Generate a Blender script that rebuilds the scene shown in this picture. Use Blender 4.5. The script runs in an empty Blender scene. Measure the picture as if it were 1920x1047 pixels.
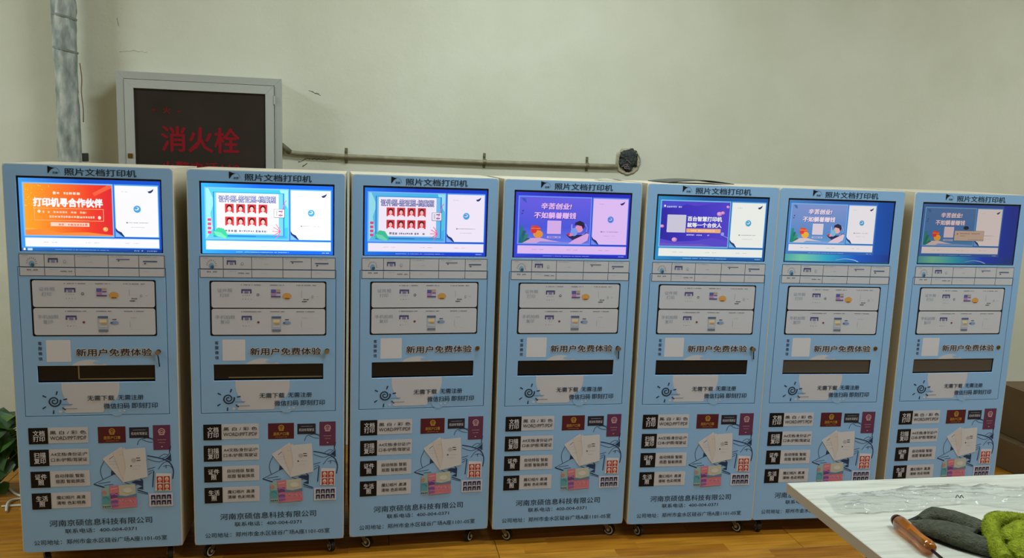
import bpy, bmesh, math, random
from mathutils import Vector, Matrix, noise
random.seed(7)
SC = bpy.context.scene
COL = SC.collection
pi = math.pi

# ---------------------------------------------------------------- camera
F_PX, PITCH, ROLL, YAW, EYE = 1529.03, 0.149369, 0.036562, 0.181491, 1.57371
fwd = Vector((math.sin(YAW)*math.cos(PITCH), math.cos(YAW)*math.cos(PITCH), -math.sin(PITCH)))
r0 = Vector((math.cos(YAW), -math.sin(YAW), 0)); u0 = r0.cross(fwd)
rgt = math.cos(ROLL)*r0 + math.sin(ROLL)*u0
upv = -math.sin(ROLL)*r0 + math.cos(ROLL)*u0
cam = bpy.data.objects.new('camera', bpy.data.cameras.new('camera'))
cam.data.sensor_width = 36; cam.data.lens = 36*F_PX/1920
cam.data.clip_start = 0.02
M = Matrix((rgt, upv, -fwd)).transposed().to_4x4(); M.translation = (0, 0, EYE)
cam.matrix_world = M
COL.objects.link(cam); SC.camera = cam
SC.view_settings.view_transform = 'Standard'; SC.view_settings.look = 'None'
SC.view_settings.gamma = 1; SC.view_settings.use_curve_mapping = False
SC.view_settings.exposure = 0.0

# ---------------------------------------------------------------- light
world = bpy.data.worlds.new('world'); SC.world = world; world.use_nodes = True
world.node_tree.nodes['Background'].inputs[0].default_value = (0.75, 0.80, 0.78, 1)
world.node_tree.nodes['Background'].inputs[1].default_value = 0.05
CEIL = 3.4
LAMP_COL = (0.84, 0.97, 1.04)
LAMPS = [(-3.5, 2.75, 72), (0.7, 2.75, 42), (4.2, 2.75, 22), (-2.4, 0.9, 5), (1.9, 0.9, 46), (4.6, 0.9, 40)]

# ---------------------------------------------------------------- materials
def lin(c):
    return tuple((x/255/12.92) if x/255 <= 0.04045 else ((x/255+0.055)/1.055)**2.4 for x in c)
_mc = {}
def pm(rgb, rough=0.5, metal=0.0, spec=0.5, bump=0, bscale=40, var=0, vscale=6, name=None, trans=0, alpha=1, coat=0):
    key = (rgb, rough, metal, spec, bump, bscale, var, vscale, trans, alpha, coat)
    if key in _mc: return _mc[key]
    m = bpy.data.materials.new(name or 'paint'); m.use_nodes = True
    nt = m.node_tree; b = nt.nodes['Principled BSDF']
    c = lin(rgb)
    b.inputs['Base Color'].default_value = (*c, 1)
    b.inputs['Roughness'].default_value = rough; b.inputs['Metallic'].default_value = metal
    b.inputs['Specular IOR Level'].default_value = spec
    b.inputs['Transmission Weight'].default_value = trans
    b.inputs['Alpha'].default_value = alpha
    b.inputs['Coat Weight'].default_value = coat
    if bump or var:
        tc = nt.nodes.new('ShaderNodeTexCoord')
    if var:
        n = nt.nodes.new('ShaderNodeTexNoise'); n.inputs['Scale'].default_value = vscale; n.inputs['Detail'].default_value = 5
        nt.links.new(tc.outputs['Object'], n.inputs['Vector'])
        r = nt.nodes.new('ShaderNodeValToRGB')
        r.color_ramp.elements[0].position = .3; r.color_ramp.elements[1].position = .7
        r.color_ramp.elements[0].color = (*[x*(1-var) for x in c], 1)
        r.color_ramp.elements[1].color = (*[min(1, x*(1+var)) for x in c], 1)
        nt.links.new(n.outputs['Fac'], r.inputs['Fac']); nt.links.new(r.outputs['Color'], b.inputs['Base Color'])
    if bump:
        n = nt.nodes.new('ShaderNodeTexNoise'); n.inputs['Scale'].default_value = bscale; n.inputs['Detail'].default_value = 6
        nt.links.new(tc.outputs['Object'], n.inputs['Vector'])
        bp = nt.nodes.new('ShaderNodeBump'); bp.inputs['Strength'].default_value = bump; bp.inputs['Distance'].default_value = 0.01
        nt.links.new(n.outputs['Fac'], bp.inputs['Height']); nt.links.new(bp.outputs['Normal'], b.inputs['Normal'])
    _mc[key] = m
    return m

TINT = [1, 1, 1, 1.0]
def em(rgb):
    c = tuple(lin(rgb)[i]*TINT[i]*TINT[3] for i in range(3))
    key = ('em', tuple(round(x, 4) for x in c))
    if key in _mc: return _mc[key]
    m = bpy.data.materials.new('screen_light'); m.use_nodes = True; nt = m.node_tree
    b = nt.nodes['Principled BSDF']
    b.inputs['Base Color'].default_value = (0.01, 0.01, 0.01, 1); b.inputs['Roughness'].default_value = .35
    b.inputs['Emission Color'].default_value = (*c, 1); b.inputs['Emission Strength'].default_value = 1
    _mc[key] = m
    return m
def emg(stops, ax=0, lo=0, hi=1, wav=0):
    """emissive picture with colours running along one axis of the screen"""
    m = bpy.data.materials.new('screen_picture'); m.use_nodes = True; nt = m.node_tree
    b = nt.nodes['Principled BSDF']; b.inputs['Base Color'].default_value = (0.01, 0.01, 0.01, 1)
    b.inputs['Roughness'].default_value = .35
    tc = nt.nodes.new('ShaderNodeTexCoord'); sp = nt.nodes.new('ShaderNodeSeparateXYZ')
    nt.links.new(tc.outputs['Object'], sp.inputs[0])
    mr = nt.nodes.new('ShaderNodeMapRange'); mr.inputs['From Min'].default_value = lo; mr.inputs['From Max'].default_value = hi
    src = sp.outputs[ax]
    if wav:
        n = nt.nodes.new('ShaderNodeTexNoise'); n.inputs['Scale'].default_value = 9
        nt.links.new(tc.outputs['Object'], n.inputs['Vector'])
        ma = nt.nodes.new('ShaderNodeMath'); ma.operation = 'MULTIPLY_ADD'; ma.inputs[1].default_value = wav
        nt.links.new(n.outputs['Fac'], ma.inputs[0]); nt.links.new(src, ma.inputs[2]); src = ma.outputs[0]
    nt.links.new(src, mr.inputs['Value'])
    r = nt.nodes.new('ShaderNodeValToRGB')
    while len(r.color_ramp.elements) < len(stops): r.color_ramp.elements.new(.5)
    for e, (p, c) in zip(r.color_ramp.elements, stops):
        e.position = p; c = lin(c); e.color = (*[c[i]*TINT[i] for i in range(3)], 1)
    nt.links.new(mr.outputs[0], r.inputs[0]); nt.links.new(r.outputs[0], b.inputs['Emission Color'])
    b.inputs['Emission Strength'].default_value = TINT[3]
    return m

# ---------------------------------------------------------------- mesh helpers
def link(name, me, parent=None, kind=None, label=None):
    o = bpy.data.objects.new(name, me); COL.objects.link(o)
    if parent is not None: o.parent = parent
    if kind: o['kind'] = kind
    if label: o['label'] = label
    return o
def tag(o, label, cat, group=None):
    o['label'] = label; o['category'] = cat
    if group: o['group'] = group
    return o
def empty(name, loc, rz=0):
    o = bpy.data.objects.new(name, None); o.empty_display_size = .05
    COL.objects.link(o); o.location = loc; o.rotation_euler = (0, 0, rz)
    return o
def mk(name, bm, mats, parent=None, smooth=False, **k):
    me = bpy.data.meshes.new(name)
    bmesh.ops.recalc_face_normals(bm, faces=bm.faces)
    bm.to_mesh(me); bm.free()
    for m in (mats if isinstance(mats, (list, tuple)) else [mats]): me.materials.append(m)
    if smooth:
        for p in me.polygons: p.use_smooth = True
    return link(name, me, parent, **k)
def box(bm, x0, x1, y0, y1, z0, z1, bev=0, mi=0, seg=1):
    r = bmesh.ops.create_cube(bm, size=1, matrix=Matrix.Translation(((x0+x1)/2, (y0+y1)/2, (z0+z1)/2)) @ Matrix.Diagonal((x1-x0, y1-y0, z1-z0, 1)))
    vs = set(r['verts']); fs = [f for f in bm.faces if all(v in vs for v in f.verts)]
    for f in fs: f.material_index = mi
    if bev:
        es = list({e for v in vs for e in v.link_edges})
        r = bmesh.ops.bevel(bm, geom=es, offset=bev, segments=seg, affect='EDGES', profile=.5)
        for f in r['faces']: f.material_index = mi
def cyl(bm, p0, p1, ra, rb=None, n=16, caps=True, mi=0):
    p0 = Vector(p0); p1 = Vector(p1); d = p1-p0
    mt = Matrix.Translation((p0+p1)/2) @ d.to_track_quat('Z', 'Y').to_matrix().to_4x4()
    nf = len(bm.faces)
    bmesh.ops.create_cone(bm, cap_ends=caps, segments=n, radius1=ra, radius2=ra if rb is None else rb, depth=d.length, matrix=mt)
    bm.faces.ensure_lookup_table()
    for f in bm.faces[nf:]: f.material_index = mi
def tube(bm, pts, rad, n=8, mi=0):
    pts = [Vector(p) for p in pts]; rings = []
    for i, p in enumerate(pts):
        t = (pts[min(i+1, len(pts)-1)]-pts[max(i-1, 0)]).normalized()
        a = t.cross(Vector((0, 0, 1)) if abs(t.z) < .95 else Vector((1, 0, 0))).normalized(); b = t.cross(a)
        r = rad[i] if isinstance(rad, (list, tuple)) else rad
        rings.append([bm.verts.new(p+(a*math.cos(2*pi*k/n)+b*math.sin(2*pi*k/n))*r) for k in range(n)])
    for A, B in zip(rings, rings[1:]):
        for k in range(n):
            f = bm.faces.new((A[k], A[(k+1) % n], B[(k+1) % n], B[k])); f.material_index = mi; f.smooth = True
    for R in (rings[0], rings[-1]):
        f = bm.faces.new(R); f.material_index = mi
def spline(pts, n=8):
    pts = [Vector(p) for p in pts]; out = []
    P = [pts[0]]+pts+[pts[-1]]
    for i in range(1, len(P)-2):
        for k in range(n):
            t = k/n; a, b, c, d = P[i-1:i+3]
            out.append(.5*((2*b)+(c-a)*t+(2*a-5*b+4*c-d)*t*t+(3*b-a-3*c+d)*t**3))
    out.append(pts[-1]); return out
def rrect(x0, x1, y0, y1, r, n=5):
    o = []
    for cx, cy, a in ((x1-r, y1-r, 0), (x0+r, y1-r, 90), (x0+r, y0+r, 180), (x1-r, y0+r, 270)):
        for k in range(n+1):
            t = math.radians(a+90*k/n); o.append((cx+r*math.cos(t), cy+r*math.sin(t)))
    return o
def plate_mesh(name, loops, thick, mat, bev=0.0, front=0.0):
    """flat sheet in the X-Z plane (loops in x,z); first loop outline, others holes; front face at y=front"""
    cu = bpy.data.curves.new(name, 'CURVE'); cu.dimensions = '2D'; cu.fill_mode = 'BOTH'
    cu.extrude = thick/2-bev; cu.bevel_depth = bev; cu.bevel_resolution = 0; cu.offset = -bev
    for lp in loops:
        s = cu.splines.new('POLY'); s.points.add(len(lp)-1); s.use_cyclic_u = True
        for p, (x, z) in zip(s.points, lp): p.co = (x, z, 0, 1)
    o = bpy.data.objects.new(name, cu); COL.objects.link(o)
    dg = bpy.context.evaluated_depsgraph_get()
    me = bpy.data.meshes.new_from_object(o.evaluated_get(dg))
    bpy.data.objects.remove(o)
    me.transform(Matrix(((1, 0, 0, 0), (0, 0, -1, front+thick/2), (0, 1, 0, 0), (0, 0, 0, 1))))
    me.name = name; me.materials.clear(); me.materials.append(mat)
    return me

_tc = {}
def textdata(s, bold):
    if s in _tc: return _tc[s]
    cu = bpy.data.curves.new('t', 'FONT'); cu.body = s; cu.size = 1; cu.resolution_u = 2; cu.align_x = 'CENTER'
    cu.space_line = .95
    o = bpy.data.objects.new('t', cu); COL.objects.link(o)
    me = bpy.data.meshes.new_from_object(o.evaluated_get(bpy.context.evaluated_depsgraph_get()))
    bpy.data.objects.remove(o)
    vs = [tuple(v.co[:2]) for v in me.vertices]; fs = [tuple(p.vertices) for p in me.polygons]
    bpy.data.meshes.remove(me)
    _tc[s] = (vs, fs); return vs, fs

class Art:
    """flat print, drawn in sheet coordinates: u to the right, v down from the sheet's top"""
    def __init__(s, top, tf=None): s.v = []; s.f = []; s.m = []; s.mats = []; s.top = top; s.tf = tf or (lambda u, v: (u, v))
    def mi(s, m):
        if m not in s.mats: s.mats.append(m)
        return s.mats.index(m)
    def poly(s, pts, m, L=1):
        b = len(s.v)
        for u, v in pts:
            u, v = s.tf(u, v); s.v.append((u, -L*.0005, s.top-v))
        s.f.append(tuple(range(b, len(s.v)))); s.m.append(s.mi(m))
    def rect(s, a, b, c, d, m, L=1, r=0):
        s.poly([(a, c), (a, d), (b, d), (b, c)] if not r else rrect(a, b, c, d, r, 4), m, L)
    def ell(s, cu, cv, ra, rb, m, L=1, n=20, a0=0, a1=2*pi):
        s.poly([(cu+ra*math.cos(a0+(a1-a0)*k/n), cv+rb*math.sin(a0+(a1-a0)*k/n)) for k in range(n+(a1-a0 < 6))], m, L)
    def stroke(s, pts, w, m, L=1, smooth=0):
        P = [Vector((a, b)) for a, b in pts]
        if smooth: P = [p.xy for p in spline([(a, b, 0) for a, b in pts], smooth)]
        n = len(P); A = []
        for i, p in enumerate(P):
            t = (P[min(i+1, n-1)]-P[max(i-1, 0)]).normalized(); q = Vector((-t.y, t.x))
            ww = (w[0]+(w[1]-w[0])*i/(n-1) if isinstance(w, tuple) else w)/2
            A.append((p+q*ww, p-q*ww))
        for (a, b), (c, d) in zip(A, A[1:]): s.poly([a, b, d, c], m, L)
    def frame(s, a, b, c, d, w, m, L=1):
        s.rect(a, b, c, c+w, m, L); s.rect(a, b, d-w, d, m, L); s.rect(a, a+w, c+w, d-w, m, L); s.rect(b-w, b, c+w, d-w, m, L)
    def text(s, t, a, b, c, d, m, L=1, bold=.015, shear=0):
        vs, fs = textdata(t, bold)
        x0 = min(p[0] for p in vs); x1 = max(p[0] for p in vs); y0 = min(p[1] for p in vs); y1 = max(p[1] for p in vs)
        mi = s.mi(m)
        if not bold: dirs = [(0, 0)]
        elif bold < .05: dirs = [(-1, 0), (1, 0), (0, .7), (0, -.7)]      # heavier weight: the same strokes, nudged
        else: dirs = [(math.cos(k*pi/4), math.sin(k*pi/4)) for k in range(8)]+[(0, 0)]
        x0 -= bold; x1 += bold; y0 -= bold; y1 += bold
        for kk_, (dx, dy) in enumerate(dirs):
            base = len(s.v)
            for x, y in vs:
                p = (x+dx*bold-x0)/(x1-x0); q = (y+dy*bold-y0)/(y1-y0)
                u, v = s.tf(a+(b-a)*p+shear*q, d+(c-d)*q); s.v.append((u, -L*.0005-kk_*.00005, s.top-v))
            for f in fs: s.f.append(tuple(i+base for i in f)); s.m.append(mi)
    def greek(s, a, b, v, h, m, L=1, gap=.35):
        """a line of print too small to read"""
        u = a
        while u < b:
            w = h*random.uniform(.5, 1.1)
            if random.random() > .12: s.rect(u, min(b, u+w), v-h/2*random.uniform(.6, 1), v+h/2*random.uniform(.6, 1), m, L)
            u += w+h*gap
    def build(s, name, parent, **k):
        me = bpy.data.meshes.new(name); me.from_pydata(s.v, [], s.f)
        for m in s.mats: me.materials.append(m)
        me.polygons.foreach_set('material_index', s.m); me.update()
        return link(name, me, parent, **k)

# ================================================================ SETTING
WALL_Y = 4.30
def plaster(name, rgb):
    m = bpy.data.materials.new(name); m.use_nodes = True; nt = m.node_tree; b = nt.nodes['Principled BSDF']
    b.inputs['Roughness'].default_value = .8; b.inputs['Specular IOR Level'].default_value = .25
    tc = nt.nodes.new('ShaderNodeTexCoord')
    n = nt.nodes.new('ShaderNodeTexNoise'); n.inputs['Scale'].default_value = 1.3; n.inputs['Detail'].default_value = 6; n.inputs['Roughness'].default_value = .6
    r = nt.nodes.new('ShaderNodeValToRGB'); c = lin(rgb)
    r.color_ramp.elements[0].position = .35; r.color_ramp.elements[1].position = .65
    r.color_ramp.elements[0].color = (c[0]*.93, c[1]*.93, c[2]*.90, 1); r.color_ramp.elements[1].color = (c[0]*1.03, c[1]*1.03, c[2]*1.04, 1)
    n2 = nt.nodes.new('ShaderNodeTexNoise'); n2.inputs['Scale'].default_value = 7; n2.inputs['Detail'].default_value = 8; n2.inputs['Roughness'].default_value = .65
    bp = nt.nodes.new('ShaderNodeBump'); bp.inputs['Strength'].default_value = .22; bp.inputs['Distance'].default_value = .02
    for x in (n, n2): nt.links.new(tc.outputs['Object'], x.inputs['Vector'])
    nt.links.new(n.outputs['Fac'], r.inputs[0]); nt.links.new(r.outputs[0], b.inputs['Base Color'])
    nt.links.new(n2.outputs['Fac'], bp.inputs['Height']); nt.links.new(bp.outputs['Normal'], b.inputs['Normal'])
    return m
M_WALL = plaster('wall_plaster', (208, 208, 188))
X0, X1, Y0 = -4.6, 6.2, -3.0
def wall(name, *b, m=M_WALL):
    bm = bmesh.new(); box(bm, *b); return mk(name, bm, m, kind='structure')
wb = wall('wall_back', X0-.15, X1+.15, WALL_Y, WALL_Y+.15, 0, CEIL)
wall('wall_left', X0-.15, X0, Y0, WALL_Y, 0, CEIL); wall('wall_right', X1, X1+.15, Y0, WALL_Y, 0, CEIL)
wall('wall_rear', X0-.15, X1+.15, Y0-.15, Y0, 0, CEIL)
wall('ceiling', X0-.15, X1+.15, Y0-.15, WALL_Y+.15, CEIL, CEIL+.12, m=pm((205, 205, 195), .9))
M_SUB = pm((40, 26, 14), .9)
fl = wall('floor', X0-.15, X1+.15, Y0-.15, WALL_Y+.15, -.1, -.012, m=M_SUB)

def wood_floor():
    m = bpy.data.materials.new('laminate'); m.use_nodes = True; nt = m.node_tree; b = nt.nodes['Principled BSDF']
    N = nt.nodes.new; Lk = nt.links.new
    tc = N('ShaderNodeTexCoord'); oi = N('ShaderNodeObjectInfo'); sp = N('ShaderNodeSeparateXYZ'); Lk(tc.outputs['Object'], sp.inputs[0])
    # three strips across one board, blocks of random length along it
    st = N('ShaderNodeMath'); st.operation = 'MULTIPLY'; st.inputs[1].default_value = 1/.065; Lk(sp.outputs[1], st.inputs[0])
    fs = N('ShaderNodeMath'); fs.operation = 'FLOOR'; Lk(st.outputs[0], fs.inputs[0])
    ad = N('ShaderNodeMath'); ad.operation = 'MULTIPLY_ADD'; ad.inputs[1].default_value = .37; Lk(fs.outputs[0], ad.inputs[0]); Lk(sp.outputs[0], ad.inputs[2])
    bl = N('ShaderNodeMath'); bl.operation = 'MULTIPLY'; bl.inputs[1].default_value = 2.1; Lk(ad.outputs[0], bl.inputs[0])
    fb = N('ShaderNodeMath'); fb.operation = 'FLOOR'; Lk(bl.outputs[0], fb.inputs[0])
    rn = N('ShaderNodeMath'); rn.operation = 'MULTIPLY'; rn.inputs[1].default_value = 50; Lk(oi.outputs['Random'], rn.inputs[0])
    cb = N('ShaderNodeCombineXYZ'); Lk(fs.outputs[0], cb.inputs[0]); Lk(fb.outputs[0], cb.inputs[1]); Lk(rn.outputs[0], cb.inputs[2])
    wn = N('ShaderNodeTexWhiteNoise'); Lk(cb.outputs[0], wn.inputs['Vector'])
    r = N('ShaderNodeValToRGB'); e = r.color_ramp.elements
    e[0].color = (*lin((154, 98, 22)), 1); e[1].color = (*lin((180, 126, 36)), 1)
    Lk(wn.outputs['Value'], r.inputs[0])
    mp = N('ShaderNodeMapping'); mp.inputs['Scale'].default_value = (2.2, 30, 8); Lk(tc.outputs['Object'], mp.inputs[0])
    va = N('ShaderNodeVectorMath'); Lk(mp.outputs[0], va.inputs[0]); cc = N('ShaderNodeCombineXYZ'); Lk(rn.outputs[0], cc.inputs[0]); Lk(wn.outputs['Value'], cc.inputs[1]); Lk(cc.outputs[0], va.inputs[1])
    n = N('ShaderNodeTexNoise'); n.inputs['Scale'].default_value = 1.6; n.inputs['Detail'].default_value = 8; Lk(va.outputs[0], n.inputs['Vector'])
    r2 = N('ShaderNodeValToRGB'); r2.color_ramp.elements[0].color = (.62, .57, .5, 1); r2.color_ramp.elements[1].color = (1.08, 1.08, 1.08, 1)
    r2.color_ramp.elements[0].position = .3; r2.color_ramp.elements[1].position = .62; Lk(n.outputs['Fac'], r2.inputs[0])
    mx = N('ShaderNodeMix'); mx.data_type = 'RGBA'; mx.blend_type = 'MULTIPLY'; mx.inputs[0].default_value = 1
    Lk(r.outputs[0], mx.inputs[6]); Lk(r2.outputs[0], mx.inputs[7]); Lk(mx.outputs[2], b.inputs['Base Color'])
    b.inputs['Roughness'].default_value = .42; b.inputs['Specular IOR Level'].default_value = .3
    return m
M_FLOOR = wood_floor()
PL, PWD = 1.28, .195
bm = bmesh.new(); box(bm, 0, PL-.002, 0, PWD-.002, -.012, 0, bev=.0012)
plank_me = bpy.data.meshes.new('floor_plank'); bm.to_mesh(plank_me); bm.free(); plank_me.materials.append(M_FLOOR)
row = 0; y = WALL_Y-PWD
while y > 1.0:
    x = X0+(row*.43) % PL - PL
    while x < X1:
        if -3.2 < x+PL and x < 5.6 and x > X0: link('floor_plank', plank_me, fl).location = (x, y, 0)
        x += PL
    y -= PWD; row += 1
bm = bmesh.new(); box(bm, X0, X1, Y0, y+PWD-.002, -.012, 0)
for sx0, sx1 in ((X0, -3.9), (5.9, X1)): box(bm, sx0, sx1, y+PWD, WALL_Y, -.012, -.001)
mk('floor_field', bm, M_FLOOR, fl, kind='stuff')

# cracks and scuffs in the plaster
M_CRK = pm((95, 90, 72), .9)
def crack(pts, w):
    bm = bmesh.new()
    P = []
    for i in range(len(pts)-1):
        a, b = Vector(pts[i]), Vector(pts[i+1])
        for k in range(6): P.append(a.lerp(b, k/6)+Vector((random.uniform(-1, 1), random.uniform(-1, 1)))*.004)
    P.append(Vector(pts[-1]))
    tube(bm, [(p.x, WALL_Y-.0005, p.y) for p in P], [w*random.uniform(.3, 1) for _ in P], 5)
    mk('wall_crack', bm, M_CRK, wb)
crack([(-.28, 1.866), (-.24, 1.85), (-.225, 1.842)], .003)
crack([(-1.17, 2.16), (-1.165, 2.12)], .0012)
crack([(-.33, 1.505), (-.30, 1.52), (-.26, 1.525), (-.20, 1.52), (-.17, 1.53)], .003)
crack([(-1.16, 2.005), (-1.10, 2.009), (-1.04, 2.007)], .0007)
crack([(-.29, 1.50), (-.31, 1.485)], .004)

# ---------------------------------------------------------------- ceiling lamps
M_TUBE = None
def make_lamp(x, y, w, lab):
    e = empty('ceiling_lamp', (x, y, CEIL)); tag(e, lab, 'lamp', 'ceiling lamps above the room')
    bm = bmesh.new(); box(bm, -.62, .62, -.16, .16, -.06, 0, bev=.005); mk('housing', bm, pm((225, 225, 222), .5), e)
    m = bpy.data.materials.get('lamp_diffuser')
    if not m:
        m = bpy.data.materials.new('lamp_diffuser'); m.use_nodes = True; b = m.node_tree.nodes['Principled BSDF']
        b.inputs['Emission Color'].default_value = (1, .98, .92, 1); b.inputs['Emission Strength'].default_value = 3
    bm = bmesh.new(); box(bm, -.59, .59, -.13, .13, -.066, -.061); mk('diffuser', bm, m, e)
    ld = bpy.data.lights.new('lamp_light', 'AREA'); ld.shape = 'RECTANGLE'; ld.size = 1.18; ld.size_y = .26; ld.energy = w; ld.color = LAMP_COL
    lo = bpy.data.objects.new('lamp_light', ld); COL.objects.link(lo); lo.parent = e; lo.location = (0, 0, -.075)
for i, (lx, ly, w) in enumerate(LAMPS):
    make_lamp(lx, ly, w, ('long white ceiling lamp over the kiosk row, ' if ly > 2 else 'long white ceiling lamp over the near room, ')+('left end', 'middle', 'right end')[i % 3])

# ================================================================ KIOSKS
W, H, ZB = .55, 1.418, .07
TOP = ZB+H
BLUE = (142, 185, 225)
M_BLUE = pm(BLUE, .42, spec=.4, name='blue_print')
M_CREAM = pm((205, 196, 172), .5, name='cream_metal', bump=.03, bscale=200)
M_DARK = pm((14, 14, 16), .4); M_BLK = pm((8, 8, 12), .5, spec=.3)
M_NAVY = pm((26, 52, 76), .5); M_NAVY2 = pm((22, 58, 98), .5); M_INK = pm((34, 30, 34), .5); M_GREY = pm((95, 98, 112), .5)
M_PALE = pm((198, 199, 204), .5); M_WHITE = pm((212, 212, 216), .5); M_LG = pm((150, 160, 178), .5)
M_BRASS = pm((150, 118, 60), .3, metal=.9); M_STEEL = pm((190, 190, 185), .25, metal=1)

def ph_photo(A, u, v, w, h, bg, hair, skin, cloth, L):
    """one little portrait: backdrop, hair, face, shoulders"""
    A.rect(u, u+w, v, v+h, bg, L)
    A.ell(u+w*.5, v+h*.42, w*.31, h*.32, hair, L+1, 12)
    A.poly([(u+w*.12, v+h), (u+w*.22, v+h*.88), (u+w*.5, v+h*.80), (u+w*.78, v+h*.88), (u+w*.88, v+h)], cloth, L+1)
    A.ell(u+w*.5, v+h*.54, w*.21, h*.25, skin, L+2, 12)
    A.rect(u+w*.41, u+w*.59, v+h*.74, v+h*.88, skin, L+2)

def make_caster(parent, x, y, ang):
    c = bmesh.new(); box(c, -.022, .022, -.020, .020, -.004, 0, bev=.001); cyl(c, (0, 0, -.012), (0, 0, -.004), .011, n=14)
    for s in (-1, 1):
        P = [(-.010, -.012), (.012, -.012), (.030, -.038), (.026, -.050), (.014, -.050)]
        f = [c.verts.new((px, s*.0115, pz)) for px, pz in P]; g = [c.verts.new((px, s*.0130, pz)) for px, pz in P]
        c.faces.new(f); c.faces.new(g)
        for i in range(5): c.faces.new((f[i], f[(i+1) % 5], g[(i+1) % 5], g[i]))
    box(c, -.010, .014, -.013, .013, -.0145, -.0115)
    co = mk('caster', c, pm((120, 120, 118), .35, metal=.8), parent); co.location = (x, y, ZB); co.rotation_euler = (0, 0, ang)
    w = bmesh.new(); cyl(w, (.020, -.009, -.045), (.020, .009, -.045), .025, n=24)
    bmesh.ops.bevel(w, geom=[e for e in w.edges if len(e.link_faces) == 2 and e.calc_face_angle(0) > 1], offset=.003, segments=2, affect='EDGES')
    wo = mk('wheel', w, pm((18, 18, 19), .5), co)
    h = bmesh.new(); cyl(h, (.020, -.0137, -.045), (.020, .0137, -.045), .006, n=12)
    # pale open arc on each cheek of the wheel
    for s in (-1, 1):
        n = 18; R = []
        for k in range(n+1):
            t = -pi*.9+1.35*pi*k/n
            R.append([h.verts.new((.020+r*math.cos(t), s*.0096, -.045+r*math.sin(t))) for r in (.0145, .0195)])
        for a, b in zip(R, R[1:]): h.faces.new((a[0], a[1], b[1], b[0]))
    mk('hub', h, pm((200, 198, 190), .4, metal=.1), co)

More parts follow.
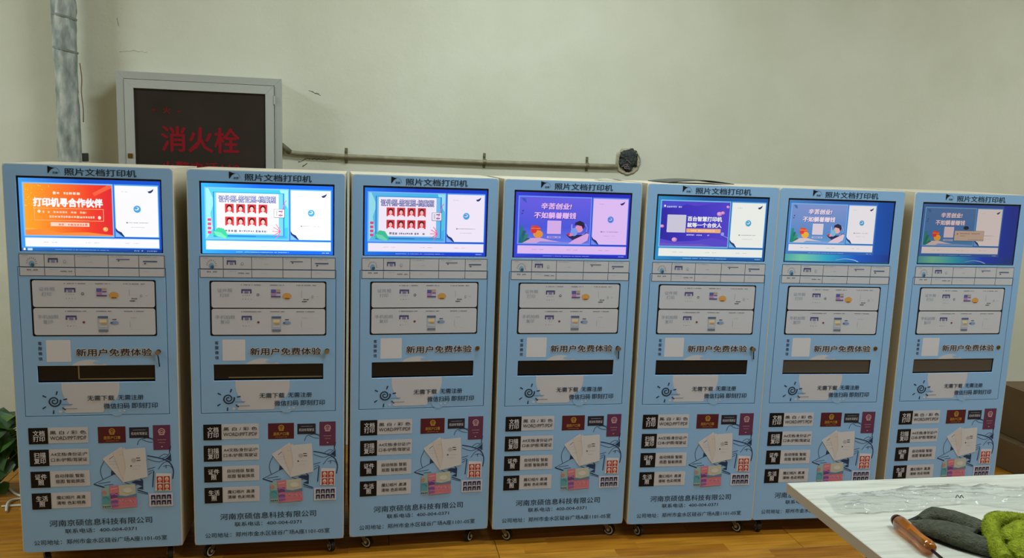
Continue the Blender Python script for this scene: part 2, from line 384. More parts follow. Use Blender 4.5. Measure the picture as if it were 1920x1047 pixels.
def make_base():
    K = empty('printing_kiosk', (0, 0, 0))
    # cabinet shell: sides, top, bottom, back, front flange
    bm = bmesh.new(); D = .43; t = .003
    box(bm, 0, t, .004, D, ZB, TOP); box(bm, W-t, W, .004, D, ZB, TOP)
    box(bm, t, W-t, .004, D, TOP-t, TOP); box(bm, t, W-t, .004, D, ZB, ZB+t); box(bm, t, W-t, D-t, D, ZB, TOP)
    mk('body', bm, M_CREAM, K)
    link('front_rim', plate_mesh('front_rim', [rrect(-.0015, W+.0015, ZB, TOP+.0015, .014), rrect(.025, W-.025, ZB+.03, TOP-.03, .004)], .006, M_CREAM, .001, .0005), K)
    # blue printed sheet with the screen opening and the door opening
    P = plate_mesh('front_panel', [rrect(.0012, W-.0012, ZB+.0008, TOP-.0012, .013),
        rrect(.0405, .5115, TOP-.3025, TOP-.0405, .002), rrect(.0305, .5185, TOP-.8995, TOP-.3565, .0015)], .004, M_BLUE, .0007, 0)
    P = link('front_panel', P, K)
    A = Art(TOP)
    A.text('照片文档打印机', .196, .430, .0095, .0355, M_NAVY, bold=.022); A.build('title_lettering', P)
    A = Art(TOP)
    A.poly([(.143, .0045), (.165, .0115), (.158, .0135), (.1515, .019), (.147, .027), (.143, .030)], M_BLK, 1)
    A.stroke([(.160, .0085), (.169, .0095), (.176, .0145), (.180, .0215), (.1805, .028)], .0009, M_NAVY, 1, 4)
    A.text('京硕', .158, .176, .0225, .0310, M_NAVY, bold=.02); A.build('sail_logo', P)
    # upper half of the five-cell strip
    def strip(v0, v1, upper, par):
        A = Art(TOP); A.rect(.0375, .5155, v0, v1, M_BLK, 1)
        ed = [.0375, .1186, .2175, .3271, .429, .5155]
        for i in range(5):
            A.rect(ed[i]+(.0018 if i == 0 else .0009), ed[i+1]-(.0018 if i == 4 else .0009), v0+(.0018 if upper else .0), v1-(.0008 if upper else .0018), M_PALE, 2)
        if upper:
            for a, b in ((.05, .068), (.128, .155), (.226, .27), (.337, .38), (.437, .49)): A.greek(a, b, .3165, .0026, M_LG, 3)
            for k in range(9):
                a = pi+pi*k/8; A.stroke([(.078+.013*math.cos(a), .343+.016*math.sin(a)), (.078+.018*math.cos(a+.1), .343+.021*math.sin(a+.1))], .0016, M_GREY, 3)
            A.ell(.078, .345, .009, .011, pm((120, 165, 195), .5), 3); A.ell(.081, .349, .006, .006, pm((50, 95, 130), .5), 4)
            A.rect(.131, .163, .324, .330, pm((70, 72, 120), .5), 3); A.rect(.131, .135, .330, .340, pm((70, 72, 120), .5), 3); A.rect(.159, .163, .330, .340, pm((70, 72, 120), .5), 3); A.rect(.141, .153, .332, .340, pm((125, 128, 175), .5), 3)
            A.ell(.185, .336, .005, .006, M_LG, 3, 10); A.ell(.185, .336, .003, .004, M_PALE, 4, 10)
            A.greek(.25, .275, .337, .002, M_LG, 3)
            A.rect(.354, .399, .3245, .3275, pm((96, 100, 130), .5), 3); A.ell(.362, .331, .003, .003, M_GREY, 3, 8)
            A.rect(.443, .491, .330, .3345, pm((70, 95, 140), .5), 3); A.ell(.450, .340, .004, .003, M_GREY, 3, 8)
        else:
            A.greek(.062, .098, .3665, .005, M_GREY, 3, .3); A.greek(.135, .165, .3645, .003, M_LG, 3, 1.2); A.greek(.170, .209, .3705, .004, M_GREY, 3, .3)
            A.greek(.25, .27, .370, .002, M_LG, 3, 1); A.greek(.445, .465, .369, .002, M_LG, 3, 1)
        A.build('instruction_strip', par)
    strip(.3105, .3560, True, P)
    # four service badges
    rows = [(.9415, 1.0025, '文档\n打印', '黑 白 / 彩 色', 'WORD/PPT/PDF', 0), (1.0235, 1.086, '扫描\n复印', 'A4文档/身份证/户', '口本/护照/驾驶证', 0),
            (1.106, 1.168, '证件\n照', '自动排版 智能', '抠图 智能换底', .012), (1.189, 1.251, '生活\n照', '魔幻相片 高清', '清晰 色彩明亮', .012)]
    for v0, v1, t1, t2, t3, ins in rows:
        A = Art(TOP); A.rect(.1015, .2365, v0, v1-.002, M_PALE, 1); A.rect(.038, .1025, v0, v1, M_BLK, 2)
        A.text(t1, .052, .092, v0+.010, v1-.009, M_WHITE, 3, .02)
        A.text(t2, .109+ins, .231-ins, v0+.012, v0+.026, M_INK, 3, .008); A.text(t3, .109+ins, .231-ins, v0+.033, v0+.047, M_INK, 3, .008)
        A.build('service_badge', P)
    # booklets
    def emblem(A, u, v, r, m, m2, L):
        A.ell(u, v, r, r, m, L); A.ell(u, v, r*.72, r*.72, m2, L+1)
        A.stroke([(u-r*.5, v+r*.25), (u-r*.5, v-r*.1), (u, v-r*.35), (u+r*.5, v-r*.1), (u+r*.5, v+r*.25)], r*.2, m, L+2)
        A.rect(u-r*.6, u+r*.6, v+r*.2, v+r*.42, m, L+2); A.rect(u-r*.75, u+r*.75, v+r*.8, v+r*1.1, m, L+1)
    GOLD = pm((196, 148, 58), .45); MAR = pm((84, 22, 36), .45)
    A = Art(TOP); A.rect(.270, .3645, .9425, 1.0045, MAR, 1); emblem(A, .318, .960, .011, GOLD, MAR, 2)
    A.text('居民户口簿', .289, .346, .978, .991, GOLD, 2, .01); A.greek(.296, .340, .997, .002, GOLD, 2); A.build('household_booklet_print', P)
    A = Art(TOP); A.rect(.377, .4447, .947, .988, pm((28, 30, 48), .45), 1); A.greek(.388, .434, .9575, .0025, M_LG, 2, .3)
    A.text('机动车驾驶证', .383, .4395, .965, .977, M_PALE, 2, .012); A.build('driving_licence_print', P)
    PUR = pm((98, 48, 82), .45); PKG = pm((205, 160, 165), .45)
    A = Art(TOP); A.rect(.4588, .519, .9405, 1.0362, PUR, 1); emblem(A, .489, .965, .0125, PKG, PUR, 2)
    A.greek(.475, .503, .997, .003, PKG, 2, .5); A.greek(.478, .500, 1.008, .003, PKG, 2, .8); A.ell(.489, 1.024, .0035, .002, PKG, 2, 8); A.build('passport_print', P)
    # blue ink line drawing of a printer behind the papers
    A = Art(TOP)
    def S(pts, w=.0022, sm=5):
        q = []
        for x, y in pts: q.append((.0375+(x-157)*.000513, .941+(y-98)*.000555))
        A.stroke(q, w, M_NAVY2, 1, sm)
    for p in ([(870, 232), (885, 198), (925, 185), (960, 190), (985, 205)], [(925, 170), (920, 190)], [(905, 195), (940, 210), (975, 215)], [(940, 180), (980, 190)],
              [(1095, 245), (1080, 305), (1035, 330)], [(935, 330), (1000, 352), (1040, 345), (1090, 312)], [(1090, 290), (1096, 350)], [(1005, 405), (1045, 360), (1092, 350)],
              [(935, 402), (985, 390)], [(940, 420), (975, 408)], [(938, 440), (965, 425)], [(645, 335), (622, 380), (618, 420), (630, 462)], [(568, 495), (700, 432)],
              [(568, 497), (640, 522)], [(600, 492), (680, 482)], [(640, 505), (700, 500)], [(1015, 320), (1050, 300), (1075, 305)], [(862, 560), (930, 580)], [(750, 470), (800, 500), (860, 510)],
              [(1040, 385), (1080, 380), (1105, 400)], [(1060, 400), (1060, 375)]): S(p)
    S([(935, 308), (1000, 322), (1060, 342), (1095, 372), (1110, 420), (1103, 475)], .0042); S([(976, 415), (965, 530)], .004)
    S([(800, 458), (860, 455), (898, 480)], .004); S([(860, 545), (932, 572)], .0042); S([(1095, 245), (1086, 285)], .004); S([(570, 495), (640, 518)], .0035)
    for t in ([(690, 400), (722, 430), (686, 436)], [(850, 478), (902, 480), (900, 545), (858, 535), (895, 520), (820, 490)], [(1060, 335), (1096, 300), (1096, 350)]):
        A.poly([(.0375+(x-157)*.000513, .941+(y-98)*.000555) for x, y in t], M_NAVY2, 1)
    A.build('printer_drawing', P, kind='stuff')
    # fanned papers
    A = Art(TOP); PP = pm((206, 205, 206), .5)
    A.poly([(.2822, 1.064), (.3471, 1.0201), (.41, 1.10), (.3491, 1.1564)], PP, 3)
    A.poly([(.318, 1.042), (.36, 1.024), (.41, 1.13), (.351, 1.150)], pm((205, 197, 190), .5), 4)
    A.poly([(.352, 1.030), (.4305, 1.0248), (.4358, 1.1385), (.3491, 1.1580), (.362, 1.10)], PP, 5)
    A.stroke([(.306, 1.066), (.320, 1.055)], .002, M_GREY, 6); A.greek(.30, .33, 1.075, .0018, M_LG, 6, .6); A.greek(.305, .335, 1.085, .0018, M_LG, 6, .9); A.greek(.32, .34, 1.10, .002, M_LG, 6, .9); A.greek(.34, .354, 1.05, .002, M_LG, 6, .6)
    A.ell(.3895, 1.072, .009, .008, pm((176, 172, 178), .5), 6, 12); A.rect(.398, .412, 1.063, 1.066, M_INK, 6); A.rect(.400, .413, 1.072, 1.075, M_INK, 6)
    A.ell(.380, 1.094, .003, .003, M_INK, 6, 8); A.greek(.387, .413, 1.094, .0018, M_LG, 6, .6); A.greek(.385, .41, 1.108, .0018, M_LG, 6, .8)
    A.build('paper_sheets_print', P)
    # id photos
    RED = pm((178, 44, 40), .5); HAIR = pm((225, 215, 205), .5); SK = pm((214, 150, 128), .5); NV = pm((40, 44, 86), .5)
    A = Art(TOP); A.poly([(.465, 1.1255), (.5185, 1.1285), (.517, 1.197), (.4605, 1.194)], M_WHITE, 3)
    for i in range(2):
        for j in range(2): ph_photo(A, .4675+i*.0245, 1.1385+j*.029, .0215, .0265, RED, HAIR, SK, M_WHITE, 4)
    A.build('red_id_photo_print', P)
    A = Art(TOP); A.rect(.4385, .522, 1.2045, 1.256, pm((206, 206, 222), .5), 3)
    for i in range(4):
        for j in range(2): ph_photo(A, .4455+i*.0185, 1.2105+j*.0215, .0155, .0185, NV, pm((15, 15, 22), .5), M_LG, M_WHITE, 4)
    A.build('blue_id_photo_print', P)
    # travel photos
    A = Art(TOP); TE = pm((88, 158, 172), .5); PK = pm((206, 124, 138), .5); PV = pm((118, 70, 138), .5); CR = pm((188, 190, 172), .5); SL = pm((92, 128, 160), .5)
    A.poly([(.277, 1.178), (.306, 1.170), (.308, 1.256), (.277, 1.2575)], pm((150, 178, 172), .5), 3)
    A.rect(.277, .302, 1.208, 1.240, TE, 4); A.ell(.284, 1.195, .008, .008, pm((188, 132, 122), .5), 4, 10); A.greek(.278, .303, 1.250, .006, M_NAVY, 4)
    A.poly([(.302, 1.170), (.391, 1.1637), (.397, 1.254), (.309, 1.259)], PK, 5)
    A.poly([(.3345, 1.168), (.391, 1.1637), (.394, 1.212), (.336, 1.212)], CR, 6)
    A.poly([(.304, 1.200), (.330, 1.197), (.331, 1.214), (.306, 1.219)], PV, 6); A.poly([(.306, 1.226), (.330, 1.222), (.332, 1.250), (.309, 1.254)], pm((150, 92, 160), .5), 6)
    A.poly([(.33, 1.206), (.36, 1.210), (.395, 1.202), (.396, 1.214), (.33, 1.218)], SL, 7); A.greek(.335, .39, 1.232, .003, pm((228, 160, 150), .5), 6, 1.4)
    A.greek(.335, .39, 1.245, .003, pm((170, 92, 120), .5), 6, 1.4); A.stroke([(.306, 1.182), (.33, 1.178)], .003, pm((232, 170, 176), .5), 6)
    for k in range(9): A.stroke([(.335+.006*k, 1.224+.003*(k % 3)), (.341+.006*k, 1.227+.003*((k+1) % 3)), (.350+.005*k, 1.222+.002*k)], .0018, pm([(232, 176, 170), (150, 96, 150), (222, 150, 160)][k % 3], .5), 7)
    for k in range(5): A.stroke([(.307, 1.203+.010*k), (.318, 1.200+.010*k), (.331, 1.205+.009*k)], .0024, pm([(196, 140, 190), (92, 60, 130)][k % 2], .5), 7)
    A.ell(.365, 1.188, .016, .010, pm((206, 206, 196), .5), 7, 12); A.stroke([(.280, 1.216), (.290, 1.212), (.300, 1.222)], .003, pm((60, 120, 150), .5), 5)
    A.build('travel_photo_print', P)
    A = Art(TOP)
    A.text('河南京硕信息科技有限公司', .092, .4465, 1.2945, 1.3205, M_NAVY, bold=.012)
    A.build('contact_lettering', P); A = Art(TOP)
    A.text('联系电话：400-004-0371', .144, .391, 1.3305, 1.3485, M_NAVY, bold=.010)
    A.build('contact_lettering', P); A = Art(TOP)
    A.text('公司地址：郑州市金水区硅谷广场A座1101-05室', .037, .4975, 1.3705, 1.3905, M_NAVY, bold=.010)
    A.build('contact_lettering', P)

    # --- service door
    Dm = plate_mesh('service_door', [rrect(.0325, .5165, TOP-.8975, TOP-.3583, .001), rrect(.0786, .4723, TOP-.7745, TOP-.7130, .001)], .004, M_BLUE, .0008, -.0002)
    Dr = link('service_door', Dm, K)
    bm = bmesh.new(); box(bm, .0255, .524, .009, .0105, TOP-.905, TOP-.7745-.004); box(bm, .0255, .524, .009, .0105, TOP-.7130+.004, TOP-.35)
    box(bm, .0255, .0786-.004, .009, .0105, TOP-.7745-.004, TOP-.7130+.004); box(bm, .4723+.004, .524, .009, .0105, TOP-.7745-.004, TOP-.7130+.004)
    mk('door_liner', bm, M_DARK, K)
    strip(.3592, .3885, False, Dr)
    A = Art(TOP); A.rect(.0695, .4835, .3990, .6045, M_BLK, 1, .006); A.build('instruction_board', Dr)
    BLUt = pm((140, 158, 178), .5); PURt = pm((76, 76, 128), .5); BG = pm((200, 202, 208), .5)
    for v0, v1, t1, t2 in ((.4035, .4990, '证件照', '打印'), (.5030, .6000, '手机拍照', '复印')):
        A = Art(TOP); A.rect(.0755, .4790, v0, v1, BG, 2, .008)
        wd = .026 if len(t1) == 3 else .034
        A.text(t1, .1225-wd, .1225+wd, v0+.024, v0+.038, BLUt, 3, 0); A.text(t2, .105, .137, v0+.042, v0+.056, BLUt, 3, 0)
        for a, b in ((.179, .249), (.281, .332), (.375, .447)): A.greek(a, b, v0+.0105, .0032, M_GREY, 3, .25)
        A.rect(.180, .216, v0+.026, v0+.0325, PURt, 3); A.rect(.180, .185, v0+.0325, v0+.042, PURt, 3); A.rect(.211, .216, v0+.0325, v0+.042, PURt, 3); A.rect(.191, .205, v0+.034, v0+.042, pm((120, 122, 175), .5), 3)
        A.greek(.184, .214, v0+.050, .0024, M_GREY, 3, 2.4); A.greek(.184, .214, v0+.064, .003, M_GREY, 3, 2.4)
        if v0 < .45:
            A.ell(.2385, v0+.047, .005, .005, M_GREY, 3, 10); A.ell(.2385, v0+.047, .003, .002, BG, 4, 8)
            A.rect(.285, .319, v0+.025, v0+.056, pm((196, 190, 210), .5), 3); A.rect(.285, .302, v0+.027, v0+.040, pm((88, 96, 168), .5), 4); A.rect(.303, .318, v0+.026, v0+.033, pm((190, 160, 110), .5), 4)
            A.rect(.286, .303, v0+.041, v0+.050, pm((188, 132, 180), .5), 4); A.rect(.304, .318, v0+.037, v0+.041, pm((120, 70, 120), .5), 4); A.rect(.285, .319, v0+.051, v0+.056, pm((86, 80, 140), .5), 4)
            A.ell(.3415, v0+.052, .0165, .0125, pm((214, 158, 84), .5), 3, 16); A.rect(.334, .350, v0+.0585, v0+.062, pm((120, 90, 50), .5), 4)
            A.rect(.3935, .3945, v0+.030, v0+.056, M_LG, 3); A.greek(.394, .420, v0+.064, .005, M_GREY, 3, .2); A.greek(.395, .413, v0+.072, .004, M_INK, 3, .2)
            A.ell(.4335, v0+.053, .004, .005, M_LG, 3, 10); A.ell(.4335, v0+.053, .0022, .003, BG, 4, 10); A.greek(.444, .456, v0+.053, .002, M_LG, 3)
        else:
            A.ell(.239, v0+.0505, .0045, .0045, pm((130, 60, 66), .5), 3, 10)
            A.rect(.286, .320, v0+.028, v0+.086, pm((176, 184, 196), .5), 3, .003); A.rect(.286, .320, v0+.028, v0+.036, pm((86, 104, 138), .5), 4); A.rect(.291, .315, v0+.040, v0+.052, pm((222, 208, 168), .5), 4)
            A.rect(.298, .314, v0+.053, v0+.058, pm((206, 158, 84), .5), 4); A.rect(.290, .316, v0+.064, v0+.067, M_WHITE, 4); A.rect(.288, .319, v0+.077, v0+.086, pm((110, 122, 140), .5), 4)
            A.ell(.341, v0+.053, .015, .0065, pm((130, 158, 196), .5), 3, 14); A.rect(.334, .348, v0+.0385, v0+.0425, pm((96, 96, 126), .5), 3); A.rect(.327, .335, v0+.050, v0+.056, pm((70, 110, 160), .5), 4)
            A.greek(.396, .415, v0+.034, .002, M_LG, 3); A.rect(.3925, .3935, v0+.045, v0+.07, M_LG, 3); A.greek(.392, .44, v0+.076, .0012, M_LG, 3, 1.5)
        A.build('instruction_card', Dr)
    A = Art(TOP); A.rect(.1108, .1915, .6185, .6985, M_WHITE, 1, .003); A.build('white_sticker', Dr)
    A = Art(TOP)
    for i, ch in enumerate('客服微信'): A.text(ch, .0842, .0978, .6238+i*.0186, .6370+i*.0186, M_NAVY2, bold=.02)
    A.build('sticker_lettering', Dr, kind='stuff')
    # pale disc behind the slot, with cloud foot
    A = Art(TOP); PD = pm((198, 199, 204), .5)
    def arc(v0, v1, lower):
        a0 = math.asin(((v0 if lower else v1)-.789)/.098)
        lo, hi = (a0, pi-a0) if lower else (pi-a0, 2*pi+a0)
        return [(.252+.098*math.cos(lo+(hi-lo)*k/40), .789+.098*math.sin(lo+(hi-lo)*k/40)) for k in range(41)]
    A.poly(arc(.7752, 0, True), PD, 1); A.poly(arc(0, .7123, False), PD, 1)
    A.rect(.160, .295, .862, .8875, PD, 1.5, .008); A.ell(.148, .882, .006, .005, PD, 1.5, 10)
    A.ell(.285, .702, .022, .006, M_BLUE, 2, 14); A.ell(.3375, .872, .03, .03, M_BLUE, 2, 18)
    for a, b, v in ((.152, .190, .8545), (.155, .205, .8705)): A.rect(a, b, v, v+.0028, pm((120, 145, 165), .5), 3)
    A.ell(.348, .8835, .004, .0035, PD, 3, 8); A.ell(.364, .8825, .004, .0035, PD, 3, 8)
    A.build('disc_print', Dr)
    A = Art(TOP); sp = []
    for k in range(46):
        t = k/45; a = -.6-t*1.95*2*pi; r = .003+.0180*t; sp.append((.1292+r*math.cos(a)*1.02, .8435+r*math.sin(a)*1.0))
    A.stroke(sp, (.0038, .0055), M_NAVY, 3)
    for cu_, cv in ((.0975, .8250), (.1385, .8130), (.1655, .8365), (.1605, .8715), (.1255, .8830), (.0955, .8665)):
        d = Vector((cu_-.1292, cv-.8435)).normalized()*.0068; A.stroke([(cu_-d.x, cv-d.y), (cu_+d.x, cv+d.y)], (.0035, .0055), M_NAVY, 3)
    A.build('sun_drawing', Dr, kind='stuff')
    A = Art(TOP)
    A.text('新用户免费体验', .2055, .4675, .6475, .6805, M_PALE, 2, .085); A.text('新用户免费体验', .2085, .4645, .6500, .6785, M_INK, 3, .018)
    A.build('trial_lettering', Dr)
    A = Art(TOP); A.text('无需下载', .240, .331, .8235, .8430, M_NAVY, 4, .014); A.text('无需注册', .3437, .431, .8225, .8420, M_NAVY, 4, .014)
    A.build('slogan_lettering', Dr); A = Art(TOP)
    A.text('微信扫码', .2936, .382, .8530, .8745, M_NAVY, 4, .014); A.text('即刻打印', .389, .4785, .8525, .8740, M_NAVY, 4, .014)
    A.build('slogan_lettering', Dr)
    # output slot: a lined recess with a dark smoked flap
    bm = bmesh.new(); a, b, c, d, dp = .0786, .4723, TOP-.7745, TOP-.7130, .075; t = .002
    box(bm, a-t, a, .004, dp, c-t, d+t); box(bm, b, b+t, .004, dp, c-t, d+t); box(bm, a, b, .004, dp, c-t, c); box(bm, a, b, .004, dp, d, d+t); box(bm, a-t, b+t, dp, dp+t, c-t, d+t)
    mk('output_slot', bm, pm((30, 26, 22), .5), K)
    bm = bmesh.new(); box(bm, a+.001, b-.001, .006, .009, c+.004, d-.001, bev=.0006)
    mk('slot_flap', bm, pm((30, 29, 30), .22, spec=.45, name='smoked_plastic'), K)
    # lock
    bm = bmesh.new(); cyl(bm, (.4865, -.004, TOP-.6625), (.4865, .001, TOP-.6625), .0085, n=20); cyl(bm, (.4865, -.0065, TOP-.6625), (.4865, -.004, TOP-.6625), .0055, n=20)
    lk = mk('lock', bm, M_BRASS, K)
    bm = bmesh.new(); box(bm, .4858, .4872, -.0070, -.0066, TOP-.6665, TOP-.6585); mk('keyhole', bm, M_BLK, lk)
    # black screen glass set in the opening
    bm = bmesh.new(); box(bm, .036, .516, .0046, .024, TOP-.307, TOP-.036, bev=.001); mk('screen', bm, pm((9, 10, 16), .2), K)
    for i, (cx, cy) in enumerate(((.055, .062), (.495, .062), (.06, .37), (.49, .37))): make_caster(K, cx, cy, 0)
    return K

def copy_tree(o, parent=None, skip=()):
    c = o.copy(); COL.objects.link(c); c.parent = parent
    for ch in list(o.children):
        if ch.name.split('.')[0] not in skip: copy_tree(ch, c)
    return c

# ---------------------------------------------------------------- screen pictures
def tfm(sx, sy): return lambda u, v: (.0485+(u-.0485)*sx, .049+(v-.049)*sy)
SY = .0042   # picture plane in kiosk space
def picture(K, kind, tint, sx=1, sy=1, bg=((20, 70, 200), (60, 160, 240)), desktop=None, base=None, task=False, popup=False):
    TINT[:] = tint
    scr = [c for c in K.children if c.name.split('.')[0] == 'screen'][0]
    objs = []
    def done(A, name):
        o = A.build(name, scr); o.location = (0, SY, 0); objs.append(o)
    if desktop:
        A = Art(TOP); A.rect(.0470, .5065, .0475, .3000, emg([(0, (30, 180, 205)), (.3, (18, 124, 220)), (.66, desktop), (1, tuple(int(c*.8) for c in desktop))], 0, .03, .52, .05), .2)
        A.rect(.0470, .5065, .2640, .3000, emg([(0, (24, 150, 190)), (.22, (120, 215, 180)), (.45, (40, 178, 215)), (.7, desktop), (1, (20, 60, 150))], 0, .03, .52, .04), .6); A.stroke([(.27, .290), (.31, .284), (.35, .288), (.375, .298)], (.001, .004), em((170, 215, 235)), .7, 5)
        A.rect(.047, .5065, .2960, .300, em((24, 90, 140)), .9)
        done(A, 'desktop_picture')
    T = tfm(sx, sy)
    A = Art(TOP, T)
    A.rect(.0470, .5065, .0475, .3000, emg([(0, bg[1]), (.5, bg[0]), (1, bg[0])], 0, .04, .5, .04), 1)
    A.rect(.0575, .3500, .0615, .2490, em((120, 190, 250)), 2); A.rect(.3530, .5005, .0615, .2475, em((90, 170, 245)), 2)
    A.rect(.0590, .4995, .2520, .2870, em((120, 190, 250)), 2)
    A.greek(.163, .348, .2935, .0028, em((150, 205, 250)), 2, .3); A.greek(.468, .492, .2935, .003, em((180, 215, 245)), 2, .3)
    if task:
        A.rect(.047, .5065, .290, .3000, emg([(0, (40, 110, 190)), (1, (10, 50, 140))], 0, .04, .5), 3); A.rect(.0535, .060, .290, .298, em((240, 240, 250)), 4); A.rect(.0665, .082, .2905, .2985, em((180, 220, 250)), 4)
        A.greek(.155, .33, .2945, .0026, em((100, 170, 230)), 4, .3); A.greek(.415, .49, .2955, .004, em((170, 200, 230)), 4, .8)
    done(A, 'backdrop_picture')
    Wt = em((246, 246, 250)); G = em((130, 135, 150))
    # right hand card: white paper, feather, round badge
    A = Art(TOP, T); c = em((28, 48, 110))
    A.poly([(.3561, .066), (.3561, .2250), (.3790, .2455), (.4974, .2455), (.4974, .066)], Wt, 3)
    A.poly([(.3545, .2130), (.3620, .2240), (.3740, .2300), (.3850, .2460), (.3790, .2455), (.3555, .2260)], c, 4)
    A.poly([(.3561, .2300), (.3561, .2455), (.3760, .2455)], em((130, 180, 240)), 4)
    A.poly([(.4640, .0840), (.4720, .0820), (.4780, .0790), (.4840, .0740), (.4825, .0820), (.4760, .0890), (.4690, .0900)], c, 4)
    A.greek(.378, .398, .0870, .0016, G, 4); A.greek(.398, .464, .1955, .0026, G, 4, .3); A.ell(.3935, .1955, .003, .003, G, 4, 8); A.greek(.405, .452, .2115, .0016, G, 4, .5)
    if not popup:
        A.ell(.4285, .1470, .0145, .0150, em((225, 240, 250)), 4); A.ell(.4285, .1470, .0120, .0125, em((70, 165, 225)), 5)
        A.ell(.4270, .1450, .0075, .0060, em((235, 245, 252)), 6, 14); A.ell(.4250, .1440, .0060, .0040, em((70, 165, 225)), 7, 12)
    done(A, 'notice_card_picture')
    A = Art(TOP, T); A.rect(.0605, .4980, .2545, .2845, Wt, 3)
    for a in (.118, .255, .385): A.greek(a, a+.017, .269, .0016, G, 4, .3); A.greek(a+.028, a+.045, .269, .0016, G, 4, .3)
    done(A, 'status_bar_picture')
    a, b, c, d = .0625, .3460, .0660, .2445
    R = lambda x, y: (a+(b-a)*x, c+(d-c)*y)
    A = Art(TOP, T)
    def rr(x0, x1, y0, y1, m, L=4, r=0): p, q = R(x0, y0), R(x1, y1); A.rect(p[0], q[0], p[1], q[1], m, L, r)
    def tt(s, x0, x1, y0, y1, m, L=5, bold=.03, sh=0): p, q = R(x0, y0), R(x1, y1); A.text(s, p[0], q[0], p[1], q[1], m, L, bold, sh)
    def pp(pts, m, L=4): A.poly([R(*p) for p in pts], m, L)
    def ee(x, y, rx, ry, m, L=4, n=16): p = R(x, y); A.ell(p[0], p[1], rx*(b-a), ry*(d-c), m, L, n)
    def gg(x0, x1, y, h, m, L=5): A.greek(R(x0, y)[0], R(x1, y)[0], R(x0, y)[1], h*(d-c), m, L, .3)
    if kind == 'orange':
        rr(0, 1, 0, 1, emg([(0, (252, 168, 40)), (.45, (248, 120, 40)), (.8, (240, 62, 38)), (1, (226, 40, 48))], 0, a, b, .03), 3)
        random.seed(3)
        for k in range(34):
            x = random.random()**1.6*.34; y = random.uniform(.01, .5)
            if x < .3-y*.35 or random.random() < .25: ee(x+.01, y, .006, .010, em((255, 214, 60)), 4, 6)
        pp([(0, .90), (.15, .88), (.4, .95), (.7, .93), (1, .98), (1, 1), (0, 1)], em((250, 140, 60)), 4)
        pp([(0, .86), (.1, .87), (.3, .92), (.5, 1), (0, 1)], em((252, 176, 70)), 3.5)
        pp([(.80, .22), (1, .05), (1, .0), (.95, .0), (.78, .16)], em((246, 96, 60)), 3.5)
        gg(.33, .64, .175, .055, em((255, 214, 190))); ee(.345, .16, .010, .03, Wt, 5, 3)
        tt('打印机寻合作伙伴', .10, .895, .265, .445, Wt, 5, .05)
        p, q = R(.11, .47), R(.90, .71); A.frame(p[0], q[0], p[1], q[1], .0014, em((255, 190, 140)), 5)
        gg(.205, .70, .545, .045, em((255, 205, 180))); gg(.28, .81, .635, .045, em((255, 205, 180)))
        ee(.165, .535, .018, .03, em((255, 225, 210)), 5); ee(.85, .64, .018, .035, em((255, 225, 210)), 5)
        rr(.29, .73, .745, .82, em((255, 214, 196)), 5); gg(.38, .71, .785, .05, em((245, 130, 110)), 6)
        ee(.915, .865, .030, .045, em((255, 170, 90)), 5); ee(.905, .86, .012, .02, em((255, 214, 160)), 6)
    elif kind == 'idphoto':
        rr(0, 1, 0, 1, emg([(0, (90, 195, 235)), (1, (60, 190, 235))], 0, a, b, .05), 3)
        pp([(0, 0), (.03, 0), (.10, .25), (.05, .5), (.08, .8), (0, 1)], em((150, 232, 235)), 3.5)
        pp([(.90, 0), (1, 0), (1, .4), (.94, .2)], em((150, 236, 240)), 3.5); pp([(.9, .45), (1, .35), (1, .75), (.93, .8)], em((80, 210, 225)), 3.5)
        rr(.085, .955, .065, .97, em((40, 130, 205)), 4); rr(.10, .94, .075, .93, em((110, 200, 240)), 4.5)
        rr(.125, .885, .085, .90, Wt, 5, .003); rr(.6, .98, .94, .975, em((70, 160, 225)), 5)
        tt('证件照-签证照-档案照', .150, .855, .125, .275, em((34, 40, 128)), 6, .07); tt('证件照-签证照-档案照', .158, .847, .135, .262, em((225, 232, 255)), 7, 0)
        for i in range(4):
            for j in range(2):
                p = R(.228+i*.1365, .300+j*.258); ph_photo(A, p[0], p[1], .0305, .0330, em((214, 50, 60)), em((62, 18, 26)), em((250, 190, 180)), em((240, 240, 245)), 6)
        gg(.225, .37, .845, .055, G, 6); gg(.395, .58, .845, .04, G, 6); gg(.60, .74, .845, .05, G, 6)
        rr(.825, .962, .385, .565, em((90, 110, 140)), 6, .003); rr(.830, .955, .390, .555, em((236, 238, 244)), 7, .003)
        rr(.855, .868, .42, .52, em((190, 190, 200)), 8)
        for y in (.42, .50): rr(.885, .935, y, y+.022, em((110, 100, 130)), 8)
        PC = em((240, 96, 140)); pp([(.07, .93), (.09, .86), (.14, .78), (.21, .80), (.25, .90), (.26, 1), (.15, .97)], em((60, 200, 150)), 8)
        pp([(.09, .86), (.17, .88), (.25, .98), (.22, 1.0), (.12, .95)], em((110, 222, 180)), 9)
        for k in range(4): rr(.015, .060, .60+k*.085, .655+k*.085, em((228, 70, 130)), 6, .002)
        for k in range(5): A.stroke([R(.985-.02*k, .20+.07*k), R(.955-.012*k, .26+.07*k)], .0032, em((230, 110, 180)), 8)
        for k in range(5):
            t = math.radians(120+30*k); A.stroke([R(.905, .84), R(.905+.075*math.cos(t), .84-.13*math.sin(t)), R(.905+.085*math.cos(t)-.015, .84-.17*math.sin(t))], .0026, PC, 8)
            A.stroke([R(.905+.04*math.cos(t), .84-.08*math.sin(t)), R(.93+.06*math.cos(t), .84-.10*math.sin(t))], .0022, PC, 8)
    elif kind == 'beach':
        rr(0, 1, 0, 1, emg([(0, base[0]), (.6, base[1]), (1, base[2])], 2, TOP-c, TOP-d, .02), 3)
        L1 = em((250, 238, 250)); sh = em((60, 70, 160))
